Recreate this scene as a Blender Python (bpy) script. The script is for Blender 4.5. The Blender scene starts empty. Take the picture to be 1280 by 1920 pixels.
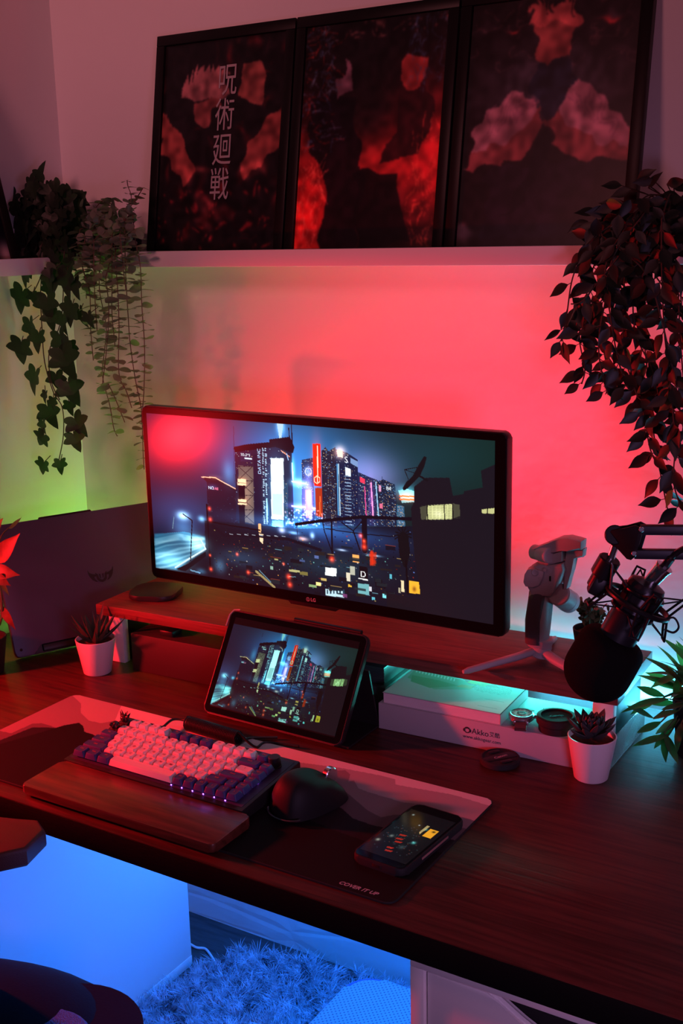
import bpy, bmesh, math, random
import numpy as np
from mathutils import Vector, Matrix, noise
random.seed(7); np.random.seed(7)
C = bpy.context.scene.collection
PI = math.pi
S = bpy.context.scene
# ------------------------------------------------------------------ camera
FPX = 2167.467
YAW, PITCH, ROLL = 0.55581667, 0.23669471, -0.02226626
CAM = Vector((0.60105, -1.35906, 0.77609))
_cy, _sy, _cp, _sp = math.cos(YAW), math.sin(YAW), math.cos(PITCH), math.sin(PITCH)
_f = Vector((-_sy*_cp, _cy*_cp, -_sp)); _r = Vector((_cy, _sy, 0)); _u = _r.cross(_f)
_cr, _sr = math.cos(ROLL), math.sin(ROLL)
CR = _cr*_r + _sr*_u; CU = -_sr*_r + _cr*_u; CF = _f
cd = bpy.data.cameras.new('camera'); cam = bpy.data.objects.new('camera', cd); C.objects.link(cam)
cam.matrix_world = Matrix(((CR.x, CU.x, -CF.x, CAM.x), (CR.y, CU.y, -CF.y, CAM.y), (CR.z, CU.z, -CF.z, CAM.z), (0, 0, 0, 1)))
cd.sensor_fit = 'VERTICAL'; cd.sensor_height = 36; cd.lens = FPX/1920*36; cd.clip_start = .02
S.camera = cam
# ------------------------------------------------------------------ exposure, world, lights
S.view_settings.view_transform = 'Standard'; S.view_settings.look = 'None'
S.view_settings.gamma = 1; S.view_settings.use_curve_mapping = False
S.view_settings.exposure = 0.0
w = bpy.data.worlds.new('room_air'); S.world = w; w.use_nodes = True
w.node_tree.nodes['Background'].inputs[0].default_value = (.36, .42, .70, 1)
w.node_tree.nodes['Background'].inputs[1].default_value = .015

def area(name, loc, target, sx, sy, col, power, spread=PI):
    l = bpy.data.lights.new(name, 'AREA'); l.shape = 'RECTANGLE'; l.size = sx; l.size_y = sy
    l.color = col; l.energy = power; l.spread = spread
    o = bpy.data.objects.new(name, l); C.objects.link(o); o.location = loc
    d = Vector(target)-Vector(loc)
    o.rotation_euler = d.to_track_quat('-Z', 'Y').to_euler()
    return o
def bulb(name, loc, rad, col, power):
    l = bpy.data.lights.new(name, 'POINT'); l.shadow_soft_size = rad; l.color = col; l.energy = power
    o = bpy.data.objects.new(name, l); C.objects.link(o); o.location = loc
    return o
RED = (1, .012, .018)
area('red_desk_lamp', (-1.22, -.42, .30), (-.45, -.03, .06), .065, .065, RED, 6.8, math.radians(105))
area('monitor_bias_light', (-.27, .275, .37), (-.27, .452, .43), .56, .08, (1, .010, .026), 2.0)
area('green_strip_light', (-.96, .437, -.005), (-.96, .445, 1), .36, .014, (.24, 1, .10), 1.15)
area('amber_strip_light', (-.74, .437, -.005), (-.74, .445, 1), .30, .014, (1, .42, .10), .28)
area('cyan_strip_light', (.16, .437, -.005), (.16, .445, 1), .55, .014, (.08, .66, 1), 2.1)
area('cyan_spill_fill', (-.12, .40, .075), (-.16, .18, .05), .26, .02, (.06, .85, .75), 1.1, math.radians(120))  # added light standing in for the strip's spill below the riser
area('blue_desk_light', (-.36, .36, -.05), (-.36, .40, -1), .75, .03, (.014, .185, 1), 7.2)
area('blue_side_light', (-.10, -.02, -.12), (-.83, -.02, -.45), .6, .05, (.014, .185, 1), 5.0)
area('mauve_room_light', (1.15, -1.25, 1.75), (0, .3, .3), .3, .3, (.88, .21, .29), 3.4)
area('front_fill_light', (.95, -1.15, .40), (-.10, .10, .02), .35, .25, (.60, .31, .70), 1.25, math.radians(80))  # added low fill from an unseen source, brightens pots and key fronts
area('dim_left_fill', (-.5, -1.8, 1.5), (-.9, .4, 1.25), .4, .4, (1, .27, .30), 2.5, math.radians(75))  # added fill without a visible source, lifts the upper left wall

# ------------------------------------------------------------------ helpers
def ray(px, py):
    return (CR*((px-640)/FPX) - CU*((py-960)/FPX) + CF)
def at(px, py, y=None, z=None, x=None):        # pixel -> point on a world plane
    d = ray(px, py)
    if y is not None: t = (y-CAM.y)/d.y
    elif z is not None: t = (z-CAM.z)/d.z
    else: t = (x-CAM.x)/d.x
    return CAM + d*t
def lin(c):
    return tuple(((v/255)/12.92 if v/255 <= .04045 else ((v/255+.055)/1.055)**2.4) for v in c)
MC = {}
def mat(name, col, rough=.5, metal=0., bump=0., bscale=60., spec=.5, var=0., vscale=8., emit=None, es=1., trans=0., coat=0., sheen=0., kind='noise', stretch=(1,1,1)):
    if name in MC: return MC[name]
    m = bpy.data.materials.new(name); m.use_nodes = True; nt = m.node_tree; b = nt.nodes['Principled BSDF']
    b.inputs['Base Color'].default_value = (*col, 1); b.inputs['Roughness'].default_value = rough
    b.inputs['Metallic'].default_value = metal; b.inputs['Specular IOR Level'].default_value = spec
    b.inputs['Transmission Weight'].default_value = trans; b.inputs['Coat Weight'].default_value = coat
    b.inputs['Sheen Weight'].default_value = sheen
    if emit: b.inputs['Emission Color'].default_value = (*emit, 1); b.inputs['Emission Strength'].default_value = es
    tc = nt.nodes.new('ShaderNodeTexCoord'); mp = nt.nodes.new('ShaderNodeMapping'); mp.inputs['Scale'].default_value = stretch
    nt.links.new(tc.outputs['Object'], mp.inputs['Vector'])
    if kind == 'wood':
        n = nt.nodes.new('ShaderNodeTexNoise'); n.inputs['Scale'].default_value = vscale; n.inputs['Detail'].default_value = 8
        n.inputs['Distortion'].default_value = .6
        nt.links.new(mp.outputs[0], n.inputs['Vector'])
        r = nt.nodes.new('ShaderNodeValToRGB'); r.color_ramp.elements[0].position = .32; r.color_ramp.elements[1].position = .68
        r.color_ramp.elements[0].color = (*[c*(1-var) for c in col], 1); r.color_ramp.elements[1].color = (*[min(1, c*(1+var)) for c in col], 1)
        nt.links.new(n.outputs[0], r.inputs[0]); nt.links.new(r.outputs[0], b.inputs['Base Color'])
        bp = nt.nodes.new('ShaderNodeBump'); bp.inputs['Strength'].default_value = bump; bp.inputs['Distance'].default_value = .001
        nt.links.new(n.outputs[0], bp.inputs['Height']); nt.links.new(bp.outputs[0], b.inputs['Normal'])
    else:
        if var:
            n = nt.nodes.new('ShaderNodeTexNoise'); n.inputs['Scale'].default_value = vscale; n.inputs['Detail'].default_value = 4
            nt.links.new(mp.outputs[0], n.inputs['Vector'])
            r = nt.nodes.new('ShaderNodeValToRGB'); r.color_ramp.elements[0].position = .3; r.color_ramp.elements[1].position = .7
            r.color_ramp.elements[0].color = (*[c*(1-var) for c in col], 1); r.color_ramp.elements[1].color = (*[min(1, c*(1+var)) for c in col], 1)
            nt.links.new(n.outputs[0], r.inputs[0]); nt.links.new(r.outputs[0], b.inputs['Base Color'])
        if bump:
            n2 = nt.nodes.new('ShaderNodeTexVoronoi' if kind == 'dots' else 'ShaderNodeTexNoise'); n2.inputs['Scale'].default_value = bscale
            nt.links.new(mp.outputs[0], n2.inputs['Vector'])
            bp = nt.nodes.new('ShaderNodeBump'); bp.inputs['Strength'].default_value = bump; bp.inputs['Distance'].default_value = .002
            nt.links.new(n2.outputs[0], bp.inputs['Height']); nt.links.new(bp.outputs[0], b.inputs['Normal'])
    MC[name] = m; return m
def translucent(m, fac, tint=1.6):       # thin leaves let light through
    nt = m.node_tree; b = nt.nodes['Principled BSDF']; out = nt.nodes['Material Output']
    t = nt.nodes.new('ShaderNodeBsdfTranslucent'); mx = nt.nodes.new('ShaderNodeMixShader'); mx.inputs[0].default_value = fac
    c = b.inputs['Base Color'].default_value; t.inputs[0].default_value = (min(1, c[0]*tint*1.5), min(1, c[1]*tint*3), min(1, c[2]*tint*1.5), 1)
    nt.links.new(b.outputs[0], mx.inputs[1]); nt.links.new(t.outputs[0], mx.inputs[2]); nt.links.new(mx.outputs[0], out.inputs['Surface']); return m
def attrmat(name, rough, emission=False, strength=1., spec=.5, coat=0.):
    m = bpy.data.materials.new(name); m.use_nodes = True; nt = m.node_tree; b = nt.nodes['Principled BSDF']
    a = nt.nodes.new('ShaderNodeAttribute'); a.attribute_name = 'picture'
    b.inputs['Roughness'].default_value = rough; b.inputs['Specular IOR Level'].default_value = spec; b.inputs['Coat Weight'].default_value = coat
    if emission:
        b.inputs['Base Color'].default_value = (.01, .01, .01, 1); nt.links.new(a.outputs['Color'], b.inputs['Emission Color']); b.inputs['Emission Strength'].default_value = strength
    else: nt.links.new(a.outputs['Color'], b.inputs['Base Color'])
    return m

class MB:
    """collects shapes, builds ONE mesh object"""
    def __init__(s): s.b = bmesh.new(); s.mi = 0
    def _fin(s, geom, M=None, smooth=False):
        vs = [g for g in geom if isinstance(g, bmesh.types.BMVert)]
        if M is not None: bmesh.ops.transform(s.b, matrix=M, verts=vs)
        fs = {f for v in vs for f in v.link_faces}
        for f in fs: f.material_index = s.mi; f.smooth = smooth
        return vs
    def box(s, x0, x1, y0, y1, z0, z1, bev=0., seg=2, M=None, edges=None):
        r = bmesh.ops.create_cube(s.b, size=1); vs = r['verts']
        bmesh.ops.scale(s.b, vec=(x1-x0, y1-y0, z1-z0), verts=vs); bmesh.ops.translate(s.b, vec=((x0+x1)/2, (y0+y1)/2, (z0+z1)/2), verts=vs)
        if bev > 0:
            es = list({e for v in vs for e in v.link_edges})
            if edges: es = [e for e in es if abs((e.verts[0].co-e.verts[1].co).normalized()['xyz'.index(edges)]) > .9]
            r2 = bmesh.ops.bevel(s.b, geom=es, offset=bev, segments=seg, affect='EDGES', profile=.5)
            vs = list({v for f in r2['faces'] for v in f.verts} | {v for v in vs if v.is_valid})
            vs = s._comp(vs)
        return s._fin(vs, M, bev > 0)
    def _comp(s, vs):
        seen = set(vs); st = list(vs)
        while st:
            v = st.pop()
            for e in v.link_edges:
                o = e.other_vert(v)
                if o not in seen: seen.add(o); st.append(o)
        return list(seen)
    def prism(s, pts, d0, d1, M=None, bev=0., seg=2, smooth=False):      # polygon in XY extruded along Z from d0 to d1
        a = [s.b.verts.new((p[0], p[1], d0)) for p in pts]; b = [s.b.verts.new((p[0], p[1], d1)) for p in pts]
        n = len(pts); f = [s.b.faces.new(a[::-1]), s.b.faces.new(b)]
        for i in range(n): f.append(s.b.faces.new((a[i], a[(i+1) % n], b[(i+1) % n], b[i])))
        vs = a+b
        if bev > 0:
            es = list({e for ff in f[:2] for e in ff.edges})
            r = bmesh.ops.bevel(s.b, geom=es, offset=bev, segments=seg, affect='EDGES', profile=.5)
            vs = s._comp([v for v in vs if v.is_valid] + [v for ff in r['faces'] for v in ff.verts])
        bmesh.ops.recalc_face_normals(s.b, faces=list({ff for v in vs for ff in v.link_faces}))
        return s._fin(vs, M, smooth or bev > 0)
    def lathe(s, prof, n=32, M=None, smooth=True):                        # (r,z) profile about Z
        rings = []
        for r, z in prof:
            if r < 1e-6: rings.append([s.b.verts.new((0, 0, z))])
            else: rings.append([s.b.verts.new((r*math.cos(2*PI*i/n), r*math.sin(2*PI*i/n), z)) for i in range(n)])
        for A, B in zip(rings, rings[1:]):
            if len(A) == 1 and len(B) == 1: continue
            for i in range(n):
                j = (i+1) % n
                if len(A) == 1: s.b.faces.new((A[0], B[j], B[i]))
                elif len(B) == 1: s.b.faces.new((A[i], A[j], B[0]))
                else: s.b.faces.new((A[i], A[j], B[j], B[i]))
        vs = [v for R in rings for v in R]
        bmesh.ops.recalc_face_normals(s.b, faces=list({ff for v in vs for ff in v.link_faces}))
        return s._fin(vs, M, smooth)
    def tube(s, pts, rad, n=8, M=None, closed=False, flat=1.):
        pts = [Vector(p) for p in pts]; k = len(pts); rads = rad if isinstance(rad, (list, tuple)) else [rad]*k
        rings = []; prev = None
        for i, p in enumerate(pts):
            a = pts[(i-1) % k] if (i > 0 or closed) else p; b = pts[(i+1) % k] if (i < k-1 or closed) else p
            t = (b-a).normalized() if (b-a).length > 1e-9 else Vector((0, 0, 1))
            if prev is None: u = t.orthogonal().normalized()
            else: u = (prev - t*prev.dot(t)); u = u.normalized() if u.length > 1e-6 else t.orthogonal().normalized()
            prev = u; v = t.cross(u)
            rings.append([s.b.verts.new(p + rads[i]*(u*math.cos(2*PI*j/n)+v*flat*math.sin(2*PI*j/n))) for j in range(n)])
        m = k if closed else k-1
        for i in range(m):
            A, B = rings[i], rings[(i+1) % k]
            for j in range(n): s.b.faces.new((A[j], A[(j+1) % n], B[(j+1) % n], B[j]))
        if not closed: s.b.faces.new(rings[0][::-1]); s.b.faces.new(rings[-1])
        return s._fin([v for R in rings for v in R], M, True)
    def cyl(s, a, b, r0, r1=None, n=20, cap=0.):
        a = Vector(a); b = Vector(b); r1 = r0 if r1 is None else r1; L = (b-a).length
        M = Matrix.Translation(a) @ (b-a).to_track_quat('Z', 'Y').to_matrix().to_4x4()
        c = cap or min(r0, r1, L)*.12
        return s.lathe([(0, 0), (r0-c, 0), (r0, c), (r1, L-c), (r1-c, L), (0, L)], n, M)
    def sphere(s, c, r, sc=(1, 1, 1), n=16):
        v = bmesh.ops.create_uvsphere(s.b, u_segments=n*2, v_segments=n, radius=r)['verts']
        bmesh.ops.scale(s.b, vec=sc, verts=v); bmesh.ops.translate(s.b, vec=c, verts=v); return s._fin(v, None, True)
    def raw(s, vs, fs, M=None, smooth=False):
        V = [s.b.verts.new(v) for v in vs]
        for f in fs:
            try: s.b.faces.new([V[i] for i in f])
            except ValueError: pass
        return s._fin(V, M, smooth)
    def build(s, name, mats, parent=None, M=None):
        me = bpy.data.meshes.new(name); s.b.to_mesh(me); s.b.free()
        for m in (mats if isinstance(mats, (list, tuple)) else [mats]): me.materials.append(m)
        me.set_sharp_from_angle(angle=math.radians(40)) if hasattr(me, 'set_sharp_from_angle') else None
        o = bpy.data.objects.new(name, me); C.objects.link(o)
        if parent is not None: o.parent = parent
        if M is not None: o.matrix_local = M
        return o
def thing(name, label, cat, loc=(0, 0, 0), rot=(0, 0, 0), group=None):
    o = bpy.data.objects.new(name, None); C.objects.link(o); o.location = loc; o.rotation_euler = rot; o.empty_display_size = .02
    o['label'] = label; o['category'] = cat
    if group: o['group'] = group
    return o
def tag(o, label, cat, group=None, kind=None):
    o['label'] = label; o['category'] = cat
    if group: o['group'] = group
    if kind: o['kind'] = kind
    return o
def struct(o): o['kind'] = 'structure'; return o
def place(o, x, y, z=0, rz=0): o.matrix_basis = Matrix.Translation((x, y, z)) @ Matrix.Rotation(rz, 4, 'Z'); return o
def rrect(x0, x1, y0, y1, r, n=6):
    out = []
    for cx, cy, a in ((x1-r, y1-r, 0), (x0+r, y1-r, 90), (x0+r, y0+r, 180), (x1-r, y0+r, 270)):
        for i in range(n+1):
            t = math.radians(a+90*i/n); out.append((cx+r*math.cos(t), cy+r*math.sin(t)))
    return out
def text_geo(s, size=1., cjk=False, extr=.0, bold=0., shear=0., sp=1., align='CENTER'):
    cu = bpy.data.curves.new('lettering', 'FONT'); cu.body = s; cu.size = size; cu.align_x = align; cu.align_y = 'CENTER'
    cu.extrude = extr; cu.offset = bold; cu.shear = shear; cu.space_character = sp; cu.resolution_u = 3
    o = bpy.data.objects.new('lettering', cu); C.objects.link(o); bpy.context.view_layer.update()
    ev = o.evaluated_get(bpy.context.evaluated_depsgraph_get()); me = ev.to_mesh()
    vs = [tuple(v.co) for v in me.vertices]; fs = [tuple(p.vertices) for p in me.polygons]
    ev.to_mesh_clear(); bpy.data.objects.remove(o); bpy.data.curves.remove(cu)
    return vs, fs
_tg = {}
def tgeo(*a, **k):
    key = (a, tuple(sorted(k.items())))
    if key not in _tg: _tg[key] = text_geo(*a, **k)
    return _tg[key]
def mat_from(o, x, y, z):        # frame matrix
    return Matrix(((x[0], y[0], z[0], o[0]), (x[1], y[1], z[1], o[1]), (x[2], y[2], z[2], o[2]), (0, 0, 0, 1)))

# ---------- rasters: pictures are stored as point colours on a fine grid
class Pic:
    def __init__(s, w, h, col=(0, 0, 0), H=None):
        s.w, s.h = w, h; s.a = np.zeros((h, w, 3)); s.a[:] = np.array(col)/255.; s.H = H
        s.X, s.Y = np.meshgrid(np.arange(w)+.5, np.arange(h)+.5)
    def T(s, pts):
        pts = np.array(pts, float)
        if s.H is None: return pts*[s.w, s.h]
        q = np.c_[pts, np.ones(len(pts))] @ s.H.T; return q[:, :2]/q[:, 2:]*[s.w, s.h]
    def mask(s, P):
        m = np.zeros((s.h, s.w), bool); n = len(P)
        for i in range(n):
            x0, y0 = P[i]; x1, y1 = P[(i+1) % n]
            if y0 == y1: continue
            m ^= ((s.Y < y0) != (s.Y < y1)) & (s.X < (x1-x0)*(s.Y-y0)/(y1-y0)+x0)
        return m
    def poly(s, pts, col, a=1.):
        m = s.mask(s.T(pts)); s.a[m] = s.a[m]*(1-a)+np.array(col)/255.*a
    def rect(s, x0, y0, x1, y1, col, a=1.): s.poly([(x0, y0), (x1, y0), (x1, y1), (x0, y1)], col, a)
    def line(s, pts, wd, col, a=1.):
        P = s.T(pts); m = np.zeros((s.h, s.w), bool)
        for (x0, y0), (x1, y1) in zip(P, P[1:]):
            dx, dy = x1-x0, y1-y0; L = dx*dx+dy*dy+1e-9
            t = np.clip(((s.X-x0)*dx+(s.Y-y0)*dy)/L, 0, 1)
            m |= ((s.X-x0-t*dx)**2+(s.Y-y0-t*dy)**2) < (wd/2)**2
        s.a[m] = s.a[m]*(1-a)+np.array(col)/255.*a
    def glow(s, x, y, rx, ry, col, k=1.):
        (cx, cy), = s.T([(x, y)])
        g = np.exp(-(((s.X-cx)/rx)**2+((s.Y-cy)/ry)**2))[..., None]*k
        s.a = s.a + g*np.array(col)/255.
    def text(s, x, y, str_, size, col, rot=0):      # size in raster px
        vs, fs = tgeo(str_, size=1., align='LEFT')
        (cx, cy), = s.T([(x, y)]); ca, sa = math.cos(rot), math.sin(rot)
        m = np.zeros((s.h, s.w), bool)
        for f in fs:
            P = [(cx+(vs[i][0]*ca+vs[i][1]*sa)*size, cy+(vs[i][0]*sa-vs[i][1]*ca)*size) for i in f]
            m |= s.mask(P)
        s.a[m] = np.array(col)/255.
    def grid(s, name, P0, U, V, material, parent=None):      # P0 top-left, U across, V down
        w, h = s.w, s.h; P0, U, V = np.array(P0), np.array(U), np.array(V)
        u = (np.arange(w)/(w-1))[None, :, None]; v = (np.arange(h)/(h-1))[:, None, None]
        co = (P0+u*U+v*V).reshape(-1, 3)
        i = (np.arange(h-1)[:, None]*w+np.arange(w-1)[None, :]).ravel()
        F = np.stack([i, i+w, i+w+1, i+1], 1).astype(np.int32)
        me = bpy.data.meshes.new(name); me.vertices.add(len(co)); me.vertices.foreach_set('co', co.ravel().astype(np.float32))
        me.loops.add(F.size); me.loops.foreach_set('vertex_index', F.ravel()); me.polygons.add(len(F))
        me.polygons.foreach_set('loop_start', np.arange(0, F.size, 4, dtype=np.int32)); me.update(calc_edges=True)
        at_ = me.color_attributes.new('picture', 'FLOAT_COLOR', 'POINT')
        c = np.clip(s.a, 0, None); c = np.where(c <= .04045, c/12.92, ((c+.055)/1.055)**2.4)
        at_.data.foreach_set('color', np.concatenate([c.reshape(-1, 3), np.ones((w*h, 1))], 1).ravel().astype(np.float32))
        me.materials.append(material); o = bpy.data.objects.new(name, me); C.objects.link(o)
        if parent is not None: o.parent = parent
        return o
def homography(src, dst):
    A = []; B = []
    for (x, y), (u, v) in zip(src, dst):
        A.append([x, y, 1, 0, 0, 0, -u*x, -u*y]); B.append(u); A.append([0, 0, 0, x, y, 1, -v*x, -v*y]); B.append(v)
    h = np.linalg.solve(np.array(A, float), np.array(B, float)); return np.append(h, 1).reshape(3, 3)
# ------------------------------------------------------------------ materials
WALL = mat('wall_plaster', (.80, .78, .77), .85, bump=.25, bscale=45, var=.02, vscale=3)
def rough_wall():
    m = mat('low_wall_plaster', (.80, .78, .77), .85)
    nt = m.node_tree; b = nt.nodes['Principled BSDF']; n = nt.nodes.new('ShaderNodeTexVoronoi'); n.feature = 'DISTANCE_TO_EDGE'; n.inputs['Scale'].default_value = 9
    n2 = nt.nodes.new('ShaderNodeTexNoise'); n2.inputs['Scale'].default_value = 14; mth = nt.nodes.new('ShaderNodeMath'); mth.operation = 'MINIMUM'
    r = nt.nodes.new('ShaderNodeMath'); r.operation = 'MULTIPLY'; r.inputs[1].default_value = 6
    nt.links.new(n.outputs[0], r.inputs[0]); nt.links.new(r.outputs[0], mth.inputs[0]); nt.links.new(n2.outputs[0], mth.inputs[1])
    bp = nt.nodes.new('ShaderNodeBump'); bp.inputs['Strength'].default_value = .35; bp.inputs['Distance'].default_value = .005
    nt.links.new(mth.outputs[0], bp.inputs['Height']); nt.links.new(bp.outputs[0], b.inputs['Normal']); return m
WHITE = mat('white_laminate', (.78, .77, .76), .45, bump=.02, bscale=200)
BLACK = mat('black_plastic', (.010, .010, .011), .38, spec=.3)
MATTE = mat('matte_black', (.010, .010, .011), .75, bump=.2, bscale=900)
GLOSSB = mat('glossy_black', (.008, .008, .009), .12)
DESKW = mat('dark_desk_wood', (.070, .016, .012), .42, kind='wood', var=.45, vscale=3, stretch=(2.5, 40, 40), bump=.25, spec=.22)
RISERW = mat('riser_wood', (.15, .042, .032), .5, kind='wood', var=.35, vscale=4, stretch=(2.5, 45, 45), bump=.3, spec=.4)
RESTW = mat('walnut_rest', (.115, .028, .018), .36, kind='wood', var=.4, vscale=3, stretch=(3, 35, 35), bump=.2, spec=.5)
CHROME = mat('brushed_chrome', (.75, .75, .77), .22, 1., bump=.02, bscale=300)
GREYM = mat('gimbal_grey', (.40, .39, .40), .5, bump=.03, bscale=400)
RUBBER = mat('grip_rubber', (.085, .08, .085), .8, bump=.3, bscale=700)
INK = mat('dark_ink', (.03, .03, .04), .5)
# ================================================================== the room
FZ = -.73; WY = .455; LX = -1.185
b = MB(); b.box(-1.5, .9, WY, WY+.1, -.04, 1.9); struct(b.build('wall_back', WALL))
b = MB(); b.box(-1.5, .9, WY+.002, WY+.1, FZ-.02, -.04); struct(b.build('wall_back_lower', rough_wall()))
b = MB(); b.box(LX-.1, LX, -.15, WY, FZ-.02, 1.9); struct(b.build('wall_left', WALL))
b = MB(); b.box(-1.6, 1.2, -2.2, WY+.1, FZ-.06, FZ)
struct(b.build('floor', mat('dark_floor_boards', (.05, .045, .045), .4, kind='wood', var=.4, vscale=3, stretch=(4, 30, 30), bump=.2)))

# ------------------------------------------------------------------ shelf ledges
def ledge(x0, x1, label):
    t = thing('picture_ledge', label, 'shelf', (0, 0, 0))
    b = MB(); b.box(x0, x1, .335, WY-.001, .722, .732, .001); b.build('ledge_board', WHITE, t)
    b = MB(); b.box(x0, x1, .325, .335, .722, .751, .0015); b.build('front_lip', WHITE, t)
    b = MB(); b.box(x0, x1, WY-.011, WY-.001, .732, .79, .001); b.build('back_rail', WHITE, t)
    return t
ledge(-1.045, .118, 'long white picture ledge on back wall carrying the three large framed posters')
ledge(.124, .75, 'white picture ledge at right photo edge behind the trailing leafy plant')
t = thing('picture_ledge', 'white picture ledge on left wall behind the ivy plant', 'shelf', (0, 0, 0))
b = MB(); b.box(LX+.001, -1.068, -.1, WY-.002, .712, .722, .001); b.build('ledge_board', WHITE, t)
b = MB(); b.box(-1.068, -1.058, -.1, WY-.002, .712, .743, .0015); b.build('front_lip', WHITE, t)

# ------------------------------------------------------------------ framed posters
FRAMEM = mat('black_picture_frame', (.008, .007, .007), .4, spec=.2)
POST = attrmat('printed_poster', .35, spec=.3)
def shapes_pic(kind):
    p = Pic(170, 230, (22, 18, 20))
    rs = np.random.RandomState(kind+3)
    if kind == 0:      # dark sheet with pale spiky band, two red sweeps and embers
        for i in range(70):
            x, y = rs.rand(), rs.rand(); p.glow(x, y, rs.rand()*5+1, rs.rand()*9+1, (110, 16, 18), .5*rs.rand())
        for k in range(9):
            x = .14+k*.045; p.poly([(x, .25-.01*k), (x+.05, .10+.02*abs(4-k)*.6), (x+.075, .23-.008*k)], (150, 95, 95), .9)
        p.poly([(.14, .24), (.5, .17), (.55, .25), (.3, .29)], (140, 88, 88), .9)
        p.poly([(.30, .30), (.47, .26), (.50, .33), (.36, .40), (.27, .36)], (120, 62, 60), .9)
        p.poly([(.66, .14), (.80, .12), (.86, .2), (.82, .32), (.70, .34), (.64, .26)], (130, 68, 62), .9)
        p.poly([(0, .32), (.03, .32), (.26, .52), (.30, .62), (.22, .68), (.12, .60), (0, .48)], (120, 56, 52), .95)
        p.poly([(1, .32), (.97, .33), (.74, .50), (.66, .58), (.72, .66), (.86, .60), (1, .46)], (120, 56, 52), .95)
        for cx in (.20, .70):
            for k in range(4): p.glow(cx+.055*k, .62+.02*math.sin(k*2), 7, 5, (90, 34, 32), .7)
        for k in range(14): p.glow(.35+.3*rs.rand(), .72+.16*rs.rand(), 6, 6, (60, 18, 18), .7)
        for k in range(60): p.line([(rs.rand(), .7+.3*rs.rand()), (rs.rand(), .75+.25*rs.rand())][:1]*1+[(rs.rand()*.1+rs.rand()*.9, .72+.27*rs.rand())], .6, (70, 14, 18), .35) if k < 8 else p.glow(rs.rand(), .68+.3*rs.rand(), 2, 2, (130, 20, 24), .6)
    elif kind == 1:    # dark centre, red fire low on both sides, blue sparks in the upper corners
        p.glow(0, .85, 50, 75, (225, 26, 22), .95); p.glow(.95, .62, 48, 62, (190, 24, 26), .85); p.glow(.55, .62, 40, 26, (180, 30, 26), .6)
        p.poly([(.05, .34), (.22, .30), (.38, .36), (.44, .55), (.5, .8), (.42, 1), (.2, 1), (.22, .7), (.08, .55)], (18, 12, 18), .9)
        p.poly([(.70, .30), (.86, .28), (.95, .44), (.86, .60), (.60, .62), (.62, .55), (.70, .5)], (40, 16, 20), .9)
        p.poly([(.42, .66), (.70, .66), (.82, .98), (.46, 1)], (16, 10, 14), .9)
        p.poly([(.24, .25), (.30, .18), (.36, .24), (.37, .31), (.28, .33)], (120, 84, 96), .8)
        p.poly([(.68, .24), (.76, .17), (.86, .20), (.85, .29), (.74, .32)], (165, 60, 56), .8)
        for k in range(150):
            x = rs.rand()*.24; y = rs.rand()*.55; p.line([(x, y), (x+.05*rs.randn(), y+.03*rs.randn())], .8, [(90, 110, 130), (170, 50, 40), (60, 90, 120)][k % 3], .5)
            if k % 2: x = .75+rs.rand()*.25; y = rs.rand()*.3; p.line([(x, y), (x+.03*rs.randn(), y+.04*rs.randn())], .8, (60, 90, 120), .5)
            if k % 3 == 0: x = rs.rand(); y = .02+.06*rs.rand(); p.glow(x, y, 1.5, 1.2, (130, 80, 70), .5)
            if k % 2: x = .8+.2*rs.rand(); y = .5+.5*rs.rand(); p.line([(x, y), (x+.03*rs.randn(), y+.05*rs.randn())], .8, (225, 90, 70), .55)
            if k % 2: x = .2*rs.rand(); y = .6+.4*rs.rand(); p.line([(x, y), (x+.03*rs.randn(), y+.05*rs.randn())], .8, (245, 110, 90), .55)
    else:              # slate sheet with broad pale folded drapes and swirling clouds
        for k in range(26):
            x, y = rs.rand(), .02+.28*rs.rand(); t = np.linspace(0, 4, 14); r = .02+.04*rs.rand()
            p.line([(x+r*math.cos(q)*(1+q*.2), y+.6*r*math.sin(q)) for q in t], 1.4, (66, 46, 46), .5)
        for k in range(12): p.glow(rs.rand(), .30*rs.rand(), 14, 3, (50, 40, 46), .5)
        p.glow(.5, .36, 60, 34, (44, 50, 58), .8); p.glow(.25, .12, 6, 2, (160, 30, 30), .8); p.glow(.82, .12, 9, 2, (160, 30, 30), .7)
        p.poly([(.06, .55), (.18, .43), (.36, .36), (.46, .44), (.42, .54), (.28, .58), (.05, .68)], (140, 104, 112), .95)
        p.poly([(.98, .55), (.86, .43), (.66, .34), (.56, .44), (.60, .54), (.74, .58), (1, .64)], (140, 104, 112), .95)
        for k in range(9): x = .12+.035*k; p.line([(x, .58-.02*k), (x+.09, .40)], 1.6, (100, 70, 84), .6); p.line([(1.02-x, .58-.02*k), (.94-x, .40)], 1.6, (100, 70, 84), .6)
        p.poly([(.05, .60), (.28, .58), (.42, .50), (.47, .42), (.50, .50), (.42, .62), (.25, .66), (.03, .68)], (112, 62, 62), .95)
        p.poly([(1, .60), (.74, .58), (.60, .50), (.53, .42), (.50, .50), (.58, .62), (.76, .66), (1, .66)], (112, 62, 62), .95)
        p.poly([(.40, .26), (.62, .26), (.66, .34), (.52, .48), (.38, .35)], (26, 34, 46), .95)
        p.poly([(.41, .11), (.52, .08), (.62, .12), (.60, .24), (.51, .29), (.42, .24)], (128, 66, 62), .95)
        for k in range(8): x = .36+.035*k; p.poly([(x, .12), (x+.01+.02*(k-4)*.2, .01+.006*abs(k-4)), (x+.06, .11)], (165, 82, 78), .9)
        p.poly([(.2, .66), (.8, .66), (.84, 1), (.16, 1)], (28, 24, 34), .7)
        p.poly([(.52, .52), (.58, .56), (.40, .82), (.30, .86)], (14, 14, 18), .8)
        p.glow(.05, .94, 12, 6, (70, 56, 60), .8)
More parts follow.
